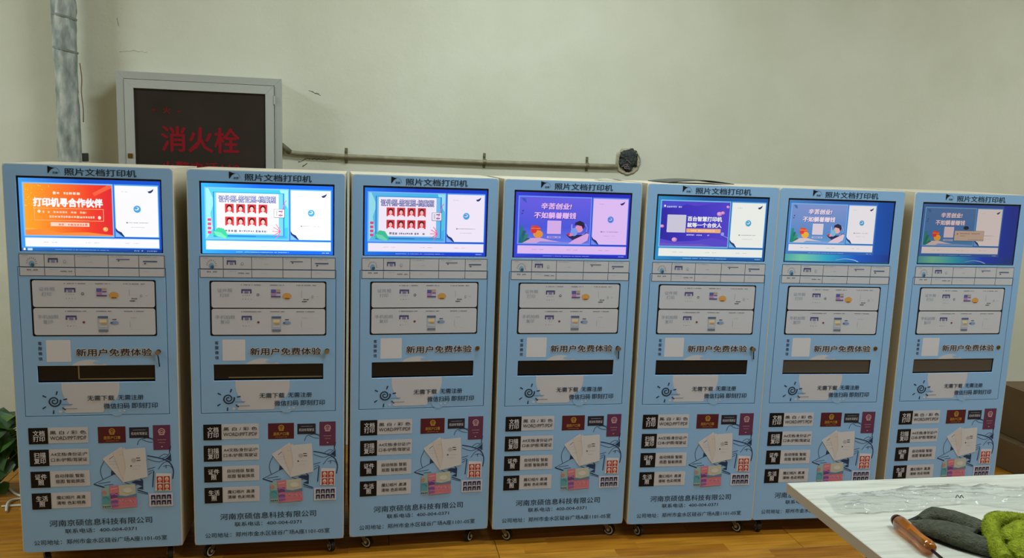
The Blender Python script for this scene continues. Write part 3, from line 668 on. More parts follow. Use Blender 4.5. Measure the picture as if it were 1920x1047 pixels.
        tt('辛苦创业!', .300, .730, .125, .270, sh, 4.5, .05, .003); tt('辛苦创业!', .293, .722, .115, .260, L1, 5.5, .045, .003)
        tt('不如躺着赚钱', .205, .800, .325, .470, sh, 4.5, .05, .003); tt('不如躺着赚钱', .198, .793, .315, .460, L1, 5.5, .045, .003)
        rr(.395, .590, .500, .790, em((236, 226, 240)), 5, .002)
        rr(.395, .590, .835, .885, em((190, 200, 235)), 5, .003); gg(.42, .57, .86, .03, em((110, 120, 190)), 6)
        pp([(.07, .97), (.16, .89), (.30, .88), (.45, .93), (.62, .97), (.55, 1), (.05, 1)], em((228, 214, 220)), 4)
        pp([(.30, .955), (.7, .965), (1, .99), (1, 1), (.25, 1)], em((140, 170, 230)), 4.5)
        for k, (x, y) in enumerate([(.02, .62), (.06, .72), (.10, .80), (.03, .82), (.12, .88)]):
            pp([(0, 1), (x, y), (x+.045, y+.02), (.05, 1)], em([(40, 150, 130), (30, 120, 120), (50, 165, 110)][k % 3]), 5)
        pp([(.02, .02), (.08, .03), (.10, .12), (.06, .10)], em((40, 120, 190)), 5); ee(.05, .30, .012, .018, em((30, 60, 140)), 5, 6); ee(.04, .36, .012, .014, em((30, 60, 140)), 5, 6)
        ee(.235, .71, .072, .095, em((232, 70, 52)), 5); ee(.27, .80, .068, .085, em((250, 190, 60)), 6); ee(.22, .73, .03, .05, em((240, 60, 60)), 7); rr(.17, .30, .665, .69, em((255, 150, 70)), 7); ee(.20, .64, .03, .03, em((230, 90, 50)), 6)
        if not popup:
            # reclining man with a drink, a plain little figure
            pp([(.70, 1), (.80, .88), (.93, .76), (.99, .78), (.97, .92), (.88, 1)], em((236, 214, 232)), 6); pp([(.66, .80), (.72, .88), (.90, .80), (.97, .72), (.94, .78), (.76, .92)], em((40, 40, 90)), 6.5)
            ee(.845, .665, .058, .085, em((245, 190, 190)), 7); pp([(.775, .60), (.79, .53), (.85, .49), (.91, .53), (.925, .62), (.90, .68), (.88, .61), (.80, .58)], em((34, 26, 60)), 8)
            ee(.775, .74, .050, .09, em((130, 200, 235)), 7.5); ee(.725, .80, .035, .035, em((240, 170, 180)), 8); ee(.695, .79, .02, .03, em((220, 50, 70)), 9); rr(.735, .745, .57, .76, em((210, 220, 250)), 7)
            A.stroke([R(.93, .56), R(.96, .64), R(.95, .74)], .002, em((180, 190, 240)), 7)
        else: ee(.83, .52, .055, .05, em((30, 26, 40)), 6)
    elif kind == 'indigo':
        rr(0, 1, 0, 1, emg([(0, (34, 26, 168)), (.6, (60, 44, 205)), (1, (78, 60, 214))], 0, a, b, .06), 3)
        pp([(.12, 0), (.5, .10), (.9, .0), (1, .04), (1, 0)], em((84, 62, 214)), 3.5); pp([(0, .16), (.2, .14), (.4, .05), (.12, 0), (0, 0)], em((72, 70, 220)), 3.5)
        pp([(0, .84), (.2, .90), (.5, .88), (.75, .80), (1, .86), (1, 1), (0, 1)], em((88, 70, 214)), 3.5); pp([(0, .93), (.3, .96), (.6, .94), (.8, 1), (0, 1)], em((112, 84, 214)), 4)
        ee(.045, .11, .014, .024, Wt, 5, 8); gg(.075, .29, .125, .04, em((190, 196, 250)))
        rr(.090, .365, .300, .695, em((212, 206, 236)), 5, .002)
        tt('百台智慧打印机', .385, .895, .325, .440, Wt, 5, .045); tt('就等一个合伙人', .385, .895, .465, .575, Wt, 5, .045)
        rr(.378, .885, .600, .690, em((246, 178, 128)), 5, .002); gg(.45, .80, .645, .035, em((252, 220, 190)), 6); gg(.385, .50, .745, .035, em((200, 200, 250))); gg(.53, .72, .745, .035, em((200, 200, 250)))
        for x, y, s in ((.85, .26, 1.0), (.90, .235, .7), (.21, .855, 1), (.02, .56, .7), (.97, .10, .6)):
            ee(x, y, .040*s, .050*s, em((196, 130, 214)), 6); ee(x-.008, y-.008, .027*s, .035*s, em((236, 170, 214)), 7)
        ee(.915, .71, .025, .04, em((150, 160, 250)), 6); A.stroke([R(.90, .72), R(1, .80)], .0015, em((180, 190, 250)), 6)
    done(A, 'advert_picture')
    if popup:
        A = Art(TOP); c0 = em((214, 196, 180)); A.rect(.202, .345, .156, .199, em((120, 110, 110)), 12); A.rect(.203, .344, .157, .198, c0, 13)
        A.greek(.228, .325, .168, .0035, em((120, 90, 90)), 14, .4); A.greek(.232, .258, .178, .003, em((130, 100, 100)), 14, .4); A.ell(.216, .170, .004, .004, em((150, 130, 120)), 14, 8)
        A.greek(.27, .345, .194, .003, em((120, 110, 120)), 14, .7)
        done(A, 'popup_picture')

base_kiosk = make_base()
KP = [(-1.2189, 3.0678, 0.0), (-0.6209, 3.0643, 0.0045), (-0.0467, 3.0719, 0.0393), (0.5226, 3.0799, 0.0061),
      (1.0916, 3.0708, -0.0279), (1.6439, 3.0574, -0.0328), (2.2433, 3.0441, 0.0107)]
labels = ['blue printing kiosk at the far left of the row, its screen showing an orange advert',
          'second blue printing kiosk from the left, its very bright screen showing red portraits',
          'third blue printing kiosk from the left, its slightly dimmer screen showing red portraits',
          'middle blue printing kiosk of the row, its screen tinted purple with a beach advert',
          'blue printing kiosk fifth from the left, deep indigo advert, dark folder on top',
          'sixth blue printing kiosk from the left, its lower part behind the white table corner',
          'blue printing kiosk at the right end of the row beside the cardboard boxes, screen dim']
kiosks = [base_kiosk]+[copy_tree(base_kiosk) for _ in range(6)]
for i, (k, (x, y, a)) in enumerate(zip(kiosks, KP)):
    k.location = (x, y, 0); k.rotation_euler = (0, 0, a)
    tag(k, labels[i], 'kiosk', 'seven blue printing kiosks in a row')
    random.seed(20+i)
    for c in k.children:
        if c.name.startswith('caster'): c.rotation_euler = (0, 0, -pi/2+random.uniform(-1.0, 1.0) if i else random.uniform(-2.2, -1))
random.seed(5)
picture(kiosks[0], 'orange', (1, 1, 1, 1.05), bg=((14, 82, 205), (70, 160, 240)), task=True)
picture(kiosks[1], 'idphoto', (1, 1, 1, 1.35), bg=((14, 100, 225), (50, 170, 250)))
picture(kiosks[2], 'idphoto', (.93, .86, .97, 1.0), bg=((8, 62, 205), (20, 130, 240)))
picture(kiosks[3], 'beach', (.80, .55, .95, .95), bg=((30, 48, 195), (60, 90, 225)), base=((112, 120, 232), (78, 112, 225), (110, 160, 236)))
picture(kiosks[4], 'indigo', (.86, .88, .80, 1.0), bg=((10, 88, 170), (40, 150, 215)))
picture(kiosks[5], 'beach', (.84, .80, .80, .95), .845, .87, bg=((50, 104, 190), (80, 140, 215)), base=((132, 158, 222), (92, 150, 218), (120, 188, 228)), desktop=(10, 96, 212))
picture(kiosks[6], 'beach', (.64, .54, .49, .85), .84, .87, bg=((50, 96, 190), (70, 120, 205)), base=((86, 134, 200), (66, 134, 208), (96, 168, 214)), desktop=(24, 66, 222), popup=True)

for k in kiosks[5:]:      # reflected room painted into the last two flaps as a paler grey
    f = [c for c in k.children if c.name.startswith('slot_flap')][0]; f.data = f.data.copy(); f.data.materials[0] = pm((84, 78, 70), .25, spec=.45)
# keys hanging in some locks, and strips added as reflections on the flaps of the first two
def key(K, long_, x=.4865, lean=.004, strap=True):
    lk = [c for c in K.children if c.name.startswith('lock')][0]
    bm = bmesh.new(); z = TOP-.6625
    box(bm, x-.0012, x+.0012, -.016, -.0065, z-.004, z+.004); cyl(bm, (x, -.020, z-.001), (x, -.016, z-.001), .0085, n=14)
    mk('key', bm, M_STEEL, lk)
    if strap:
        bm = bmesh.new(); tube(bm, spline([(x, -.018, z-.006), (x+lean*.4, -.012, z-.02), (x+lean, -.006, z-long_)], 5), .0022, 6); mk('key_strap', bm, M_BLK, lk)
key(kiosks[0], .055, lean=.003); key(kiosks[1], .02, strap=False); key(kiosks[3], .045, lean=.004); key(kiosks[4], .045, lean=.008)
def reflection_strip(K, a, vert):  # bright reflection lines on the glossy flap, modelled as thin strips
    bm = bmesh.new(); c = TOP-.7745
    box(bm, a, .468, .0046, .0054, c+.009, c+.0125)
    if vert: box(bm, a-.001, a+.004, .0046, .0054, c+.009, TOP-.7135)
    mk('slot_reflection', bm, pm((150, 144, 112), .35, metal=.5), K)
reflection_strip(kiosks[0], .2115, True); reflection_strip(kiosks[1], .13, False)

# dark folder on the fifth kiosk, a curled strip on the fourth
def sheet(name, loc, rz, L, Wd, lift, mat, label, cat, th=.0015):
    bm = bmesh.new(); n = 16; up = []; lo = []
    for i in range(n+1):
        x = -L/2+L*i/n; z = lift*math.sin(pi*i/n)**1.2
        up.append([bm.verts.new((x, s*Wd/2, z+th)) for s in (-1, 1)]); lo.append([bm.verts.new((x, s*Wd/2, z)) for s in (-1, 1)])
    for i in range(n):
        bm.faces.new((up[i][0], up[i+1][0], up[i+1][1], up[i][1])); bm.faces.new((lo[i][0], lo[i][1], lo[i+1][1], lo[i+1][0]))
        for s in (0, 1): bm.faces.new((up[i][s], lo[i][s], lo[i+1][s], up[i+1][s]))
    for i in (0, n): bm.faces.new((up[i][0], up[i][1], lo[i][1], lo[i][0]))
    o = mk(name, bm, mat, smooth=False); o.location = loc; o.rotation_euler = (0, 0, rz); tag(o, label, cat); return o
T5 = TOP+.002
sheet('plastic_folder', (1.36, 3.30, T5), .10, .30, .20, .012, pm((34, 40, 44), .3), 'thin dark plastic folder bowed up on top of the fifth kiosk', 'folder', .003)
sheet('paper_strip', (.99, 3.26, T5), .12, .11, .06, .006, pm((176, 176, 150), .5), 'small pale curled strip lying on the right end of the fourth kiosk top', 'paper')

# ================================================================ FIRE HYDRANT CABINET
def hydrant():
    FY = 4.165; e = empty('fire_hydrant_cabinet', (-.77, FY, 1.0)); tag(e, 'grey-framed fire hydrant cabinet with dark glass and red characters on the wall', 'cabinet')
    inv = Vector((.77, -FY, -1.0))
    x0, x1, z0, z1 = -1.148, -.400, 1.02, 1.902
    ALU = pm((176, 178, 170), .45, metal=.25, bump=.05, bscale=60); ALU2 = pm((186, 188, 180), .4, metal=.25)
    def O(name, bm, m, par=e, **k):
        bmesh.ops.translate(bm, verts=bm.verts, vec=inv); return mk(name, bm, m, par, **k)
    bm = bmesh.new(); t = .012
    box(bm, x0+.01, x0+.01+t, FY+.012, WALL_Y, z0+.01, z1-.01); box(bm, x1-.01-t, x1-.01, FY+.012, WALL_Y, z0+.01, z1-.01)
    box(bm, x0+.01+t, x1-.01-t, FY+.012, WALL_Y, z1-.01-t, z1-.01); box(bm, x0+.01+t, x1-.01-t, FY+.012, WALL_Y, z0+.01, z0+.01+t); box(bm, x0+.022, x1-.022, WALL_Y-.01, WALL_Y, z0+.022, z1-.022)
    O('box', bm, pm((196, 190, 170), .7))
    def mitred(a, b, c, d, w, y0, y1, name, m):
        for P in ([(a, d), (b, d), (b-w, d-w), (a+w, d-w)], [(a, c), (a+w, c+w), (b-w, c+w), (b, c)], [(a, c), (a, d), (a+w, d-w), (a+w, c+w)], [(b, c), (b-w, c+w), (b-w, d-w), (b, d)]):
            bm = bmesh.new(); f = [bm.verts.new((x, y0, z)) for x, z in P]; g = [bm.verts.new((x, y1, z)) for x, z in P]
            bm.faces.new(f); bm.faces.new(g)
            for i in range(4): bm.faces.new((f[i], f[(i+1) % 4], g[(i+1) % 4], g[i]))
            bmesh.ops.bevel(bm, geom=list(bm.edges), offset=.0012, segments=1, affect='EDGES')
            O(name, bm, m)
    mitred(x0, x1, z0, z1, .034, FY, FY+.020, 'outer_frame_bar', ALU)
    mitred(x0+.036, x1-.036, z0+.036, z1-.036, .040, FY-.006, FY+.016, 'door_frame_bar', ALU2)
    gx0, gx1, gz0, gz1 = x0+.076, x1-.076, z0+.076, z1-.076
    bm = bmesh.new(); box(bm, gx0-.004, gx1+.004, FY+.004, FY+.009, gz0-.004, gz1+.004)
    gl = O('glass_pane', bm, pm((50, 43, 38), .25, spec=.3, name='dark_glass', var=.15, vscale=5))
    RD = pm((132, 26, 34), .7, spec=.1)
    def put(A):
        o = A.build('red_lettering', gl); o.location = Vector((0, FY+.0035, 0))+inv
    A = Art(0); A.text('消火栓', -.957, -.598, -1.660, -1.535, RD, bold=.024); put(A); A = Art(0)
    A.text('火', -.945, -.910, -1.745, -1.715, pm((120, 26, 28), .7, spec=.1), bold=.02); A.ell(-.985, -1.728, .008, .007, pm((96, 30, 26), .7, spec=.1)); A.ell(-.872, -1.727, .010, .005, pm((96, 30, 26), .7, spec=.1))
    put(A); A = Art(0); A.text('火警电话119', -.960, -.598, -1.492, -1.44, RD, bold=.03)
    put(A)
    bm = bmesh.new(); box(bm, x0+.044, x0+.066, FY-.010, FY-.006, 1.500, 1.522, bev=.001); box(bm, x0+.048, x0+.060, FY-.014, FY-.010, 1.507, 1.513)
    O('latch', bm, M_BRASS)
    for hz in (1.80, 1.14):
        bm = bmesh.new(); cyl(bm, (x1-.034, FY-.008, hz-.02), (x1-.034, FY-.008, hz+.02), .004, n=10); O('hinge', bm, ALU)
hydrant()

# ================================================================ RISER PIPE
def riser():
    cx, cy = -1.372, 4.20; bm = bmesh.new(); n = 28; rings = []; random.seed(2)
    zs = [0+.02*k for k in range(int(CEIL/.02)+1)]
    for z in zs:
        r = .048+.002*math.sin(z*2.1+1)+(.002 if 1.93 < z < 2.6 else 0); ring = []
        for k in range(n):
            a = 2*pi*k/n; p = Vector((math.cos(a)*1.3, math.sin(a)*1.3, z*4))
            d = noise.noise(p*2.2)*.003+noise.noise(p*7)*.0035+abs(noise.noise(p*3+Vector((7, 0, 0))))*.004
            if 1.93 < z < 2.6: d += .0035*abs(noise.noise(Vector((a*2, 1, z*14))))*2
            if z < 1.93: d += max(0, noise.noise(Vector((a*1.5, 3, z*3))))*.008
            ring.append(bm.verts.new((cx+(r+d)*math.cos(a), cy+(r+d)*math.sin(a), z)))
        rings.append(ring)
    for A, B in zip(rings, rings[1:]):
        for k in range(n): bm.faces.new((A[k], A[(k+1) % n], B[(k+1) % n], B[k])).smooth = True
    m = bpy.data.materials.new('silver_wrap'); m.use_nodes = True; nt = m.node_tree; b = nt.nodes['Principled BSDF']
    tc = nt.nodes.new('ShaderNodeTexCoord'); nz = nt.nodes.new('ShaderNodeTexNoise'); nz.inputs['Scale'].default_value = 26; nz.inputs['Detail'].default_value = 8
    mp = nt.nodes.new('ShaderNodeMapping'); mp.inputs['Scale'].default_value = (1, 1, .4); nt.links.new(tc.outputs['Object'], mp.inputs[0]); nt.links.new(mp.outputs[0], nz.inputs['Vector'])
    r = nt.nodes.new('ShaderNodeValToRGB'); e = r.color_ramp.elements; e[0].position = .32; e[1].position = .66
    e[0].color = (*lin((112, 122, 116)), 1); e[1].color = (*lin((188, 192, 182)), 1); q = e.new(.5); q.color = (*lin((150, 158, 152)), 1)
    nt.links.new(nz.outputs['Fac'], r.inputs[0]); nt.links.new(r.outputs[0], b.inputs['Base Color'])
    b.inputs['Roughness'].default_value = .5; b.inputs['Metallic'].default_value = .2
    bp = nt.nodes.new('ShaderNodeBump'); bp.inputs['Strength'].default_value = .6; bp.inputs['Distance'].default_value = .01; nt.links.new(nz.outputs['Fac'], bp.inputs['Height']); nt.links.new(bp.outputs['Normal'], b.inputs['Normal'])
    e = empty('riser_pipe', (cx, cy, 0)); tag(e, 'vertical silver-wrapped pipe on the wall left of the fire hydrant cabinet', 'pipe')
    bmesh.ops.translate(bm, verts=bm.verts, vec=(-cx, -cy, 0)); mk('pipe_wrap', bm, m, e)
    # torn tape bands round the upper part
    for z in (1.985, 2.135):
        c = bmesh.new(); cyl(c, (0, 0, z-.004), (.002, 0, z+.005), .0545, n=24, caps=False); bmesh.ops.solidify(c, geom=list(c.faces), thickness=.002)
        mk('tape_band', c, pm((126, 130, 122), .5), e)
    # thin copper line and bracket beside it
    c = bmesh.new(); tube(c, spline([(.062, -.005, 1.93), (.066, 0, 1.86), (.062, 0, 1.80), (.067, 0, 1.72), (.062, .01, 1.66)], 5), .0025, 7)
    mk('copper_line', c, pm((142, 110, 92), .5), e)
    c = bmesh.new(); box(c, .046, .055, .02, .09, 1.475, 1.515, bev=.002); mk('bracket', c, pm((50, 52, 46), .6), e)
riser()

# ================================================================ CONDUIT AND WALL HOLE
def conduit():
    y = WALL_Y-.016; e = empty('wall_conduit', (-.39, y, 1.56)); tag(e, 'thin tan conduit pipe running along the wall from the cabinet to the hole', 'pipe')
    inv = Vector((.39, -y, -1.56)); M_C = pm((138, 132, 104), .5, bump=.2, bscale=50, var=.2, vscale=20)
    pts = [(-.413, y-.02, 1.588), (-.39, y-.01, 1.566), (-.372, y, 1.553), (-.34, y, 1.549), (-.09, y, 1.5425), (.62, y, 1.538), (1.17, y, 1.539), (1.345, y, 1.540)]
    bm = bmesh.new(); tube(bm, pts, .0115, 12); bmesh.ops.translate(bm, verts=bm.verts, vec=inv); mk('conduit_tube', bm, M_C, e)
    bm = bmesh.new(); tube(bm, [(-.413, y-.02, 1.588), (-.372, y, 1.553)], .014, 10); bmesh.ops.translate(bm, verts=bm.verts, vec=inv); mk('elbow', bm, pm((96, 90, 66), .6), e)
    for x in (-.095, .617, 1.175):
        bm = bmesh.new(); z = 1.5395
        R = []
        for k in range(13):
            a = pi+pi*k/12
            R.append([bm.verts.new((x+s*.008, y+r*math.cos(a-pi/2)*1, z+r*math.sin(a-pi/2))) for s in (-1, 1) for r in (.0125, .0145)])
        for a, b in zip(R, R[1:]):
            bm.faces.new((a[0], a[1], b[1], b[0])); bm.faces.new((a[2], a[3], b[3], b[2])); bm.faces.new((a[1], a[3], b[3], b[1])); bm.faces.new((a[0], a[2], b[2], b[0]))
        box(bm, x-.007, x+.007, WALL_Y-.003, WALL_Y, z+.012, z+.046, bev=.001); box(bm, x-.007, x+.007, WALL_Y-.003, WALL_Y, z-.032, z-.012, bev=.001)
        cyl(bm, (x, WALL_Y-.009, z+.032), (x, WALL_Y-.003, z+.032), .006, n=8); cyl(bm, (x, WALL_Y-.007, z-.024), (x, WALL_Y-.003, z-.024), .004, n=8)
        bmesh.ops.translate(bm, verts=bm.verts, vec=inv); mk('pipe_clamp', bm, pm((118, 112, 84), .45, metal=.3), e)
conduit()
def blob(bm, c, rad, seed, amp=.25, sub=3, freq=3, mi=0):
    nv = len(bm.verts); bmesh.ops.create_icosphere(bm, subdivisions=sub, radius=1); bm.verts.ensure_lookup_table()
    for v in bm.verts[nv:]:
        d = 1+amp*noise.noise(v.co*freq+Vector((seed, 0, 0)))+amp*.5*noise.noise(v.co*freq*2.5+Vector((0, seed, 0)))
        v.co = Vector((v.co.x*rad[0]*d+c[0], v.co.y*rad[1]*d+c[1], v.co.z*rad[2]*d+c[2]))
    for f in bm.faces:
        if all(v.index >= nv or v.index == -1 for v in f.verts): pass
def hole():
    hx, hz = 1.405, 1.572; e = empty('sealed_wall_hole', (hx, WALL_Y, hz)); tag(e, 'ragged dark hole stuffed with foam at the right end of the wall conduit', 'hole')
    bm = bmesh.new(); random.seed(11); n = 40; R = []
    for k in range(n):
        a = 2*pi*k/n; q = 1+.16*noise.noise(Vector((math.cos(a)*2, math.sin(a)*2, 5)))+.05*random.uniform(-1, 1)
        R.append([bm.verts.new((r*q*math.cos(a), yy, r*q*math.sin(a)*1.05-.006)) for r, yy in ((.072, -.001), (.064, -.008), (.054, -.006), (.050, -.0005))])
    for k in range(n):
        for j in range(3): bm.faces.new((R[k][j], R[(k+1) % n][j], R[(k+1) % n][j+1], R[k][j+1]))
    mk('plaster_rim', bm, pm((168, 160, 132), .9, bump=.5, bscale=60, var=.2, vscale=30), e)
    bm = bmesh.new()
    for k, (x, z, r) in enumerate([(0, .012, .046), (-.022, .028, .028), (.02, .03, .03), (-.028, -.01, .026), (.022, -.005, .03), (0, -.03, .026)]): blob(bm, (x, -.004, z), (r, .014, r), k*3.1, .5, 3, 3)
    mk('foam_plug', bm, pm((46, 52, 50), .7, bump=.9, bscale=70, var=.6, vscale=45), e, smooth=True)
    for k in range(5):
        bm = bmesh.new(); x = random.uniform(-.04, .03); z = random.uniform(-.04, 0)
        tube(bm, spline([(x, -.016, z), (x+random.uniform(-.02, .03), -.022, z+random.uniform(-.012, .012)), (x+random.uniform(.01, .03), -.018, z-.012)], 4), .0022, 5); mk('foam_shred', bm, pm((120, 100, 104), .6), e)
    bm = bmesh.new(); tube(bm, spline([(.052, -.008, .040), (.064, -.014, .018), (.066, -.012, -.004), (.052, -.010, -.030)], 5), .003, 6); mk('loose_wire', bm, pm((176, 170, 150), .6), e)
hole()

# ================================================================ TABLE
TX0, TX1, TY0, TY1, TZ = 1.10, 2.60, .55, 1.878, .75
def white_wood():
    m = bpy.data.materials.new('white_wood'); m.use_nodes = True; nt = m.node_tree; b = nt.nodes['Principled BSDF']
    tc = nt.nodes.new('ShaderNodeTexCoord'); mp = nt.nodes.new('ShaderNodeMapping'); mp.inputs['Scale'].default_value = (3, 45, 10)
    n = nt.nodes.new('ShaderNodeTexNoise'); n.inputs['Scale'].default_value = 1.5; n.inputs['Detail'].default_value = 8; n.inputs['Distortion'].default_value = .6
    nt.links.new(tc.outputs['Object'], mp.inputs[0]); nt.links.new(mp.outputs[0], n.inputs['Vector'])
    r = nt.nodes.new('ShaderNodeValToRGB'); e = r.color_ramp.elements; e[0].position = .30; e[1].position = .60
    e[0].color = (*lin((172, 172, 156)), 1); e[1].color = (*lin((194, 194, 179)), 1)
    nt.links.new(n.outputs['Fac'], r.inputs[0]); nt.links.new(r.outputs[0], b.inputs['Base Color']); b.inputs['Roughness'].default_value = .45
    bp = nt.nodes.new('ShaderNodeBump'); bp.inputs['Strength'].default_value = .12; nt.links.new(n.outputs['Fac'], bp.inputs['Height']); nt.links.new(bp.outputs['Normal'], b.inputs['Normal'])
    return m
tb = empty('work_table', (TX0, TY0, 0)); tag(tb, 'white wood-grain work table with black metal legs in the right foreground', 'table')
bm = bmesh.new(); box(bm, .001, TX1-TX0-.001, .001, TY1-TY0-.001, TZ-.026, TZ, bev=.0008); mk('tabletop', bm, white_wood(), tb)
ME = pm((178, 168, 146), .55)
for a in ((-.0005, .001, 0, TY1-TY0), (TX1-TX0-.001, TX1-TX0+.0005, 0, TY1-TY0)):
    bm = bmesh.new(); box(bm, *a, TZ-.0262, TZ-.0006); mk('edge_band', bm, ME, tb)
for yy in ((-.0005, .001), (TY1-TY0-.001, TY1-TY0+.0005)):
    bm = bmesh.new(); box(bm, 0, TX1-TX0, *yy, TZ-.0262, TZ-.0006); mk('edge_band', bm, ME, tb)
MK = pm((16, 16, 17), .45)
for lx in (.004, TX1-TX0-.044):
    for ly in (.06, .945):
        bm = bmesh.new(); box(bm, lx, lx+.04, ly, ly+.04, 0, TZ-.0265, bev=.002); mk('leg', bm, MK, tb)
    bm = bmesh.new(); box(bm, lx+.005, lx+.035, .10, .945, TZ-.056, TZ-.0265, bev=.002); mk('cross_rail', bm, MK, tb)

# plastic bag: a crumpled clear sleeve
def bag():
    random.seed(9); nx, ny = 150, 34; bm = bmesh.new()
    back = [(1.150, 1.785), (1.233, 1.788), (1.317, 1.801), (1.398, 1.807), (1.541, 1.808), (1.628, 1.795), (1.74, 1.77), (1.90, 1.74)]
    front = [(1.128, 1.690), (1.175, 1.678), (1.260, 1.680), (1.338, 1.684), (1.454, 1.706), (1.523, 1.700), (1.62, 1.65), (1.76, 1.60)]
    def ip(P, t):
        q = t*(len(P)-1); i = min(int(q), len(P)-2); f = q-i; return P[i][0]*(1-f)+P[i+1][0]*f, P[i][1]*(1-f)+P[i+1][1]*f
    def layer(z0, z1, seed):
        G = []
        for i in range(nx+1):
            a = ip(back, i/nx); b = ip(front, i/nx); rw = []
            for j in range(ny+1):
                t = j/ny; x = b[0]*(1-t)+a[0]*t; y = b[1]*(1-t)+a[1]*t
                p = Vector((x*8+y*10, y*26, seed)); q = abs(noise.noise(p))*.55+abs(noise.noise(p*2.6+Vector((3, 1, 0))))*.45+abs(noise.noise(p*6))*.22
                env = min(1, min(t, 1-t)*7)*min(1, min(i/nx, 1-i/nx)*14)
                ex = .012*noise.noise(Vector((x*30, seed, t*3)))
                rw.append(bm.verts.new((x+ex*(1-env), y+ex*(1-env), TZ+z0+(z1*(.25+1.3*q))*env)))
            G.append(rw)
        for i in range(nx):
            for j in range(ny): bm.faces.new((G[i][j], G[i+1][j], G[i+1][j+1], G[i][j+1])).smooth = True
    layer(.0012, .001, 1.0); layer(.0022, .019, 4.0)
    m = bpy.data.materials.new('clear_film'); m.use_nodes = True; nt = m.node_tree; nt.nodes.clear()
    out = nt.nodes.new('ShaderNodeOutputMaterial'); tr = nt.nodes.new('ShaderNodeBsdfTransparent'); tr.inputs[0].default_value = (.975, .98, .975, 1)
    gl = nt.nodes.new('ShaderNodeBsdfGlossy'); gl.inputs['Roughness'].default_value = .05; df = nt.nodes.new('ShaderNodeBsdfDiffuse'); df.inputs[0].default_value = (.80, .81, .78, 1)
    lw = nt.nodes.new('ShaderNodeLayerWeight'); lw.inputs[0].default_value = .16
    m1 = nt.nodes.new('ShaderNodeMixShader'); nt.links.new(lw.outputs['Fresnel'], m1.inputs[0]); m2 = nt.nodes.new('ShaderNodeMixShader'); m2.inputs[0].default_value = .07
    nt.links.new(tr.outputs[0], m2.inputs[1]); nt.links.new(df.outputs[0], m2.inputs[2]); nt.links.new(m2.outputs[0], m1.inputs[1]); nt.links.new(gl.outputs[0], m1.inputs[2]); nt.links.new(m1.outputs[0], out.inputs[0])
    tag(mk('plastic_bag', bm, m), 'crumpled clear plastic sleeve lying along the back of the white table', 'bag')
bag()

bm = bmesh.new()
tube(bm, spline([(1.470, 1.716, TZ+.014), (1.476, 1.719, TZ+.020), (1.481, 1.715, TZ+.014), (1.486, 1.718, TZ+.020), (1.492, 1.716, TZ+.013)], 4), .0011, 5)
o = mk('twist_tie', bm, pm((70, 72, 66), .5)); tag(o, 'tiny dark bent wire twist on the front edge of the clear plastic sleeve', 'wire')
# screwdriver with amber handle
def screwdriver():
    a = Vector((1.225, 1.604, TZ+.0185)); b = Vector((1.210, 1.460, TZ+.0165)); d = (b-a).normalized(); L = (b-a).length
    e = empty('screwdriver', a-Vector((0, 0, .0185))); tag(e, 'screwdriver with a see-through amber handle beside the charcoal cloth on the table', 'screwdriver')
    side = d.cross(Vector((0, 0, 1))).normalized(); up = side.cross(d)
    prof = [(0, .004), (.006, .0125), (.014, .0165), (.03, .0175), (.06, .0165), (.095, .0150), (.118, .0160), (.135, .0168), (.148, .0140), (.154, .0085), (.156, .004)]
    bm = bmesh.new(); n = 36; R = []
    for s, r in prof:
        s = s*L/.156; ring = []
        for k in range(n):
            t = 2*pi*k/n; fl = 1-.07*(math.cos(6*t) > .2)*(.02 < s < .11) ; p = a+d*s+(side*math.cos(t)+up*math.sin(t))*r*fl
            ring.append(bm.verts.new(p-a+Vector((0, 0, .0185))))
        R.append(ring)
    for A, B in zip(R, R[1:]):
        for k in range(n): bm.faces.new((A[k], A[(k+1) % n], B[(k+1) % n], B[k])).smooth = True
    bm.faces.new(R[0]); bm.faces.new(R[-1])
    m = pm((240, 146, 40), .08, trans=.8, spec=.6, name='amber_plastic', coat=.4); mk('handle', bm, m, e)
    o = Vector((0, 0, .0185)); bm = bmesh.new(); cyl(bm, o+d*.06, o+d*(L+.13), .0034, n=12); mk('shaft', bm, pm((60, 60, 62), .25, metal=1), e)
    bm = bmesh.new(); cyl(bm, o-d*.004, o+d*.004, .0125, .0145, n=20); mk('butt_cap', bm, pm((60, 26, 14), .3), e)
screwdriver()

# charcoal folded cloth (two soft rolls) and green fluffy towel
def soft(bm, path, rad, seed, flat=.75, n=20, amp=.10):
    pts = spline(path, 8); m = len(pts); R = []
    for i, p in enumerate(pts):
        t = (pts[min(i+1, m-1)]-pts[max(i-1, 0)]).normalized(); s = t.cross(Vector((0, 0, 1))).normalized(); q = i/(m-1)*(len(rad)-1); k0 = min(int(q), len(rad)-2); r = rad[k0]*(1-(q-k0))+rad[k0+1]*(q-k0)
        ring = []
        for k in range(n):
            a = 2*pi*k/n; v = s*math.cos(a)*r+Vector((0, 0, 1))*math.sin(a)*r*flat
            w = 1+amp*noise.noise((p+v)*28+Vector((seed, 0, 0)))+amp*.4*noise.noise((p+v)*90); c = p+v*w; c.z = max(c.z, TZ+.0008); ring.append(bm.verts.new(c))
        R.append(ring)
    for A, B in zip(R, R[1:]):
        for k in range(n): bm.faces.new((A[k], A[(k+1) % n], B[(k+1) % n], B[k])).smooth = True
    for r_ in (R[0], R[-1]): bm.faces.new(r_)
M_CHAR = pm((80, 82, 68), .95, spec=.1, bump=.8, bscale=260, var=.3, vscale=90, name='charcoal_terry')
e = empty('charcoal_cloth', (1.36, 1.58, TZ)); tag(e, 'charcoal grey cloth folded in soft rolls between screwdriver and green towel', 'cloth')
iv = Vector((-1.36, -1.58, -TZ))
def C(name, paths, m, par, iv):
    bm = bmesh.new()
    for p in paths: soft(bm, *p)
    bmesh.ops.translate(bm, verts=bm.verts, vec=iv); return mk(name, bm, m, par)
z = TZ
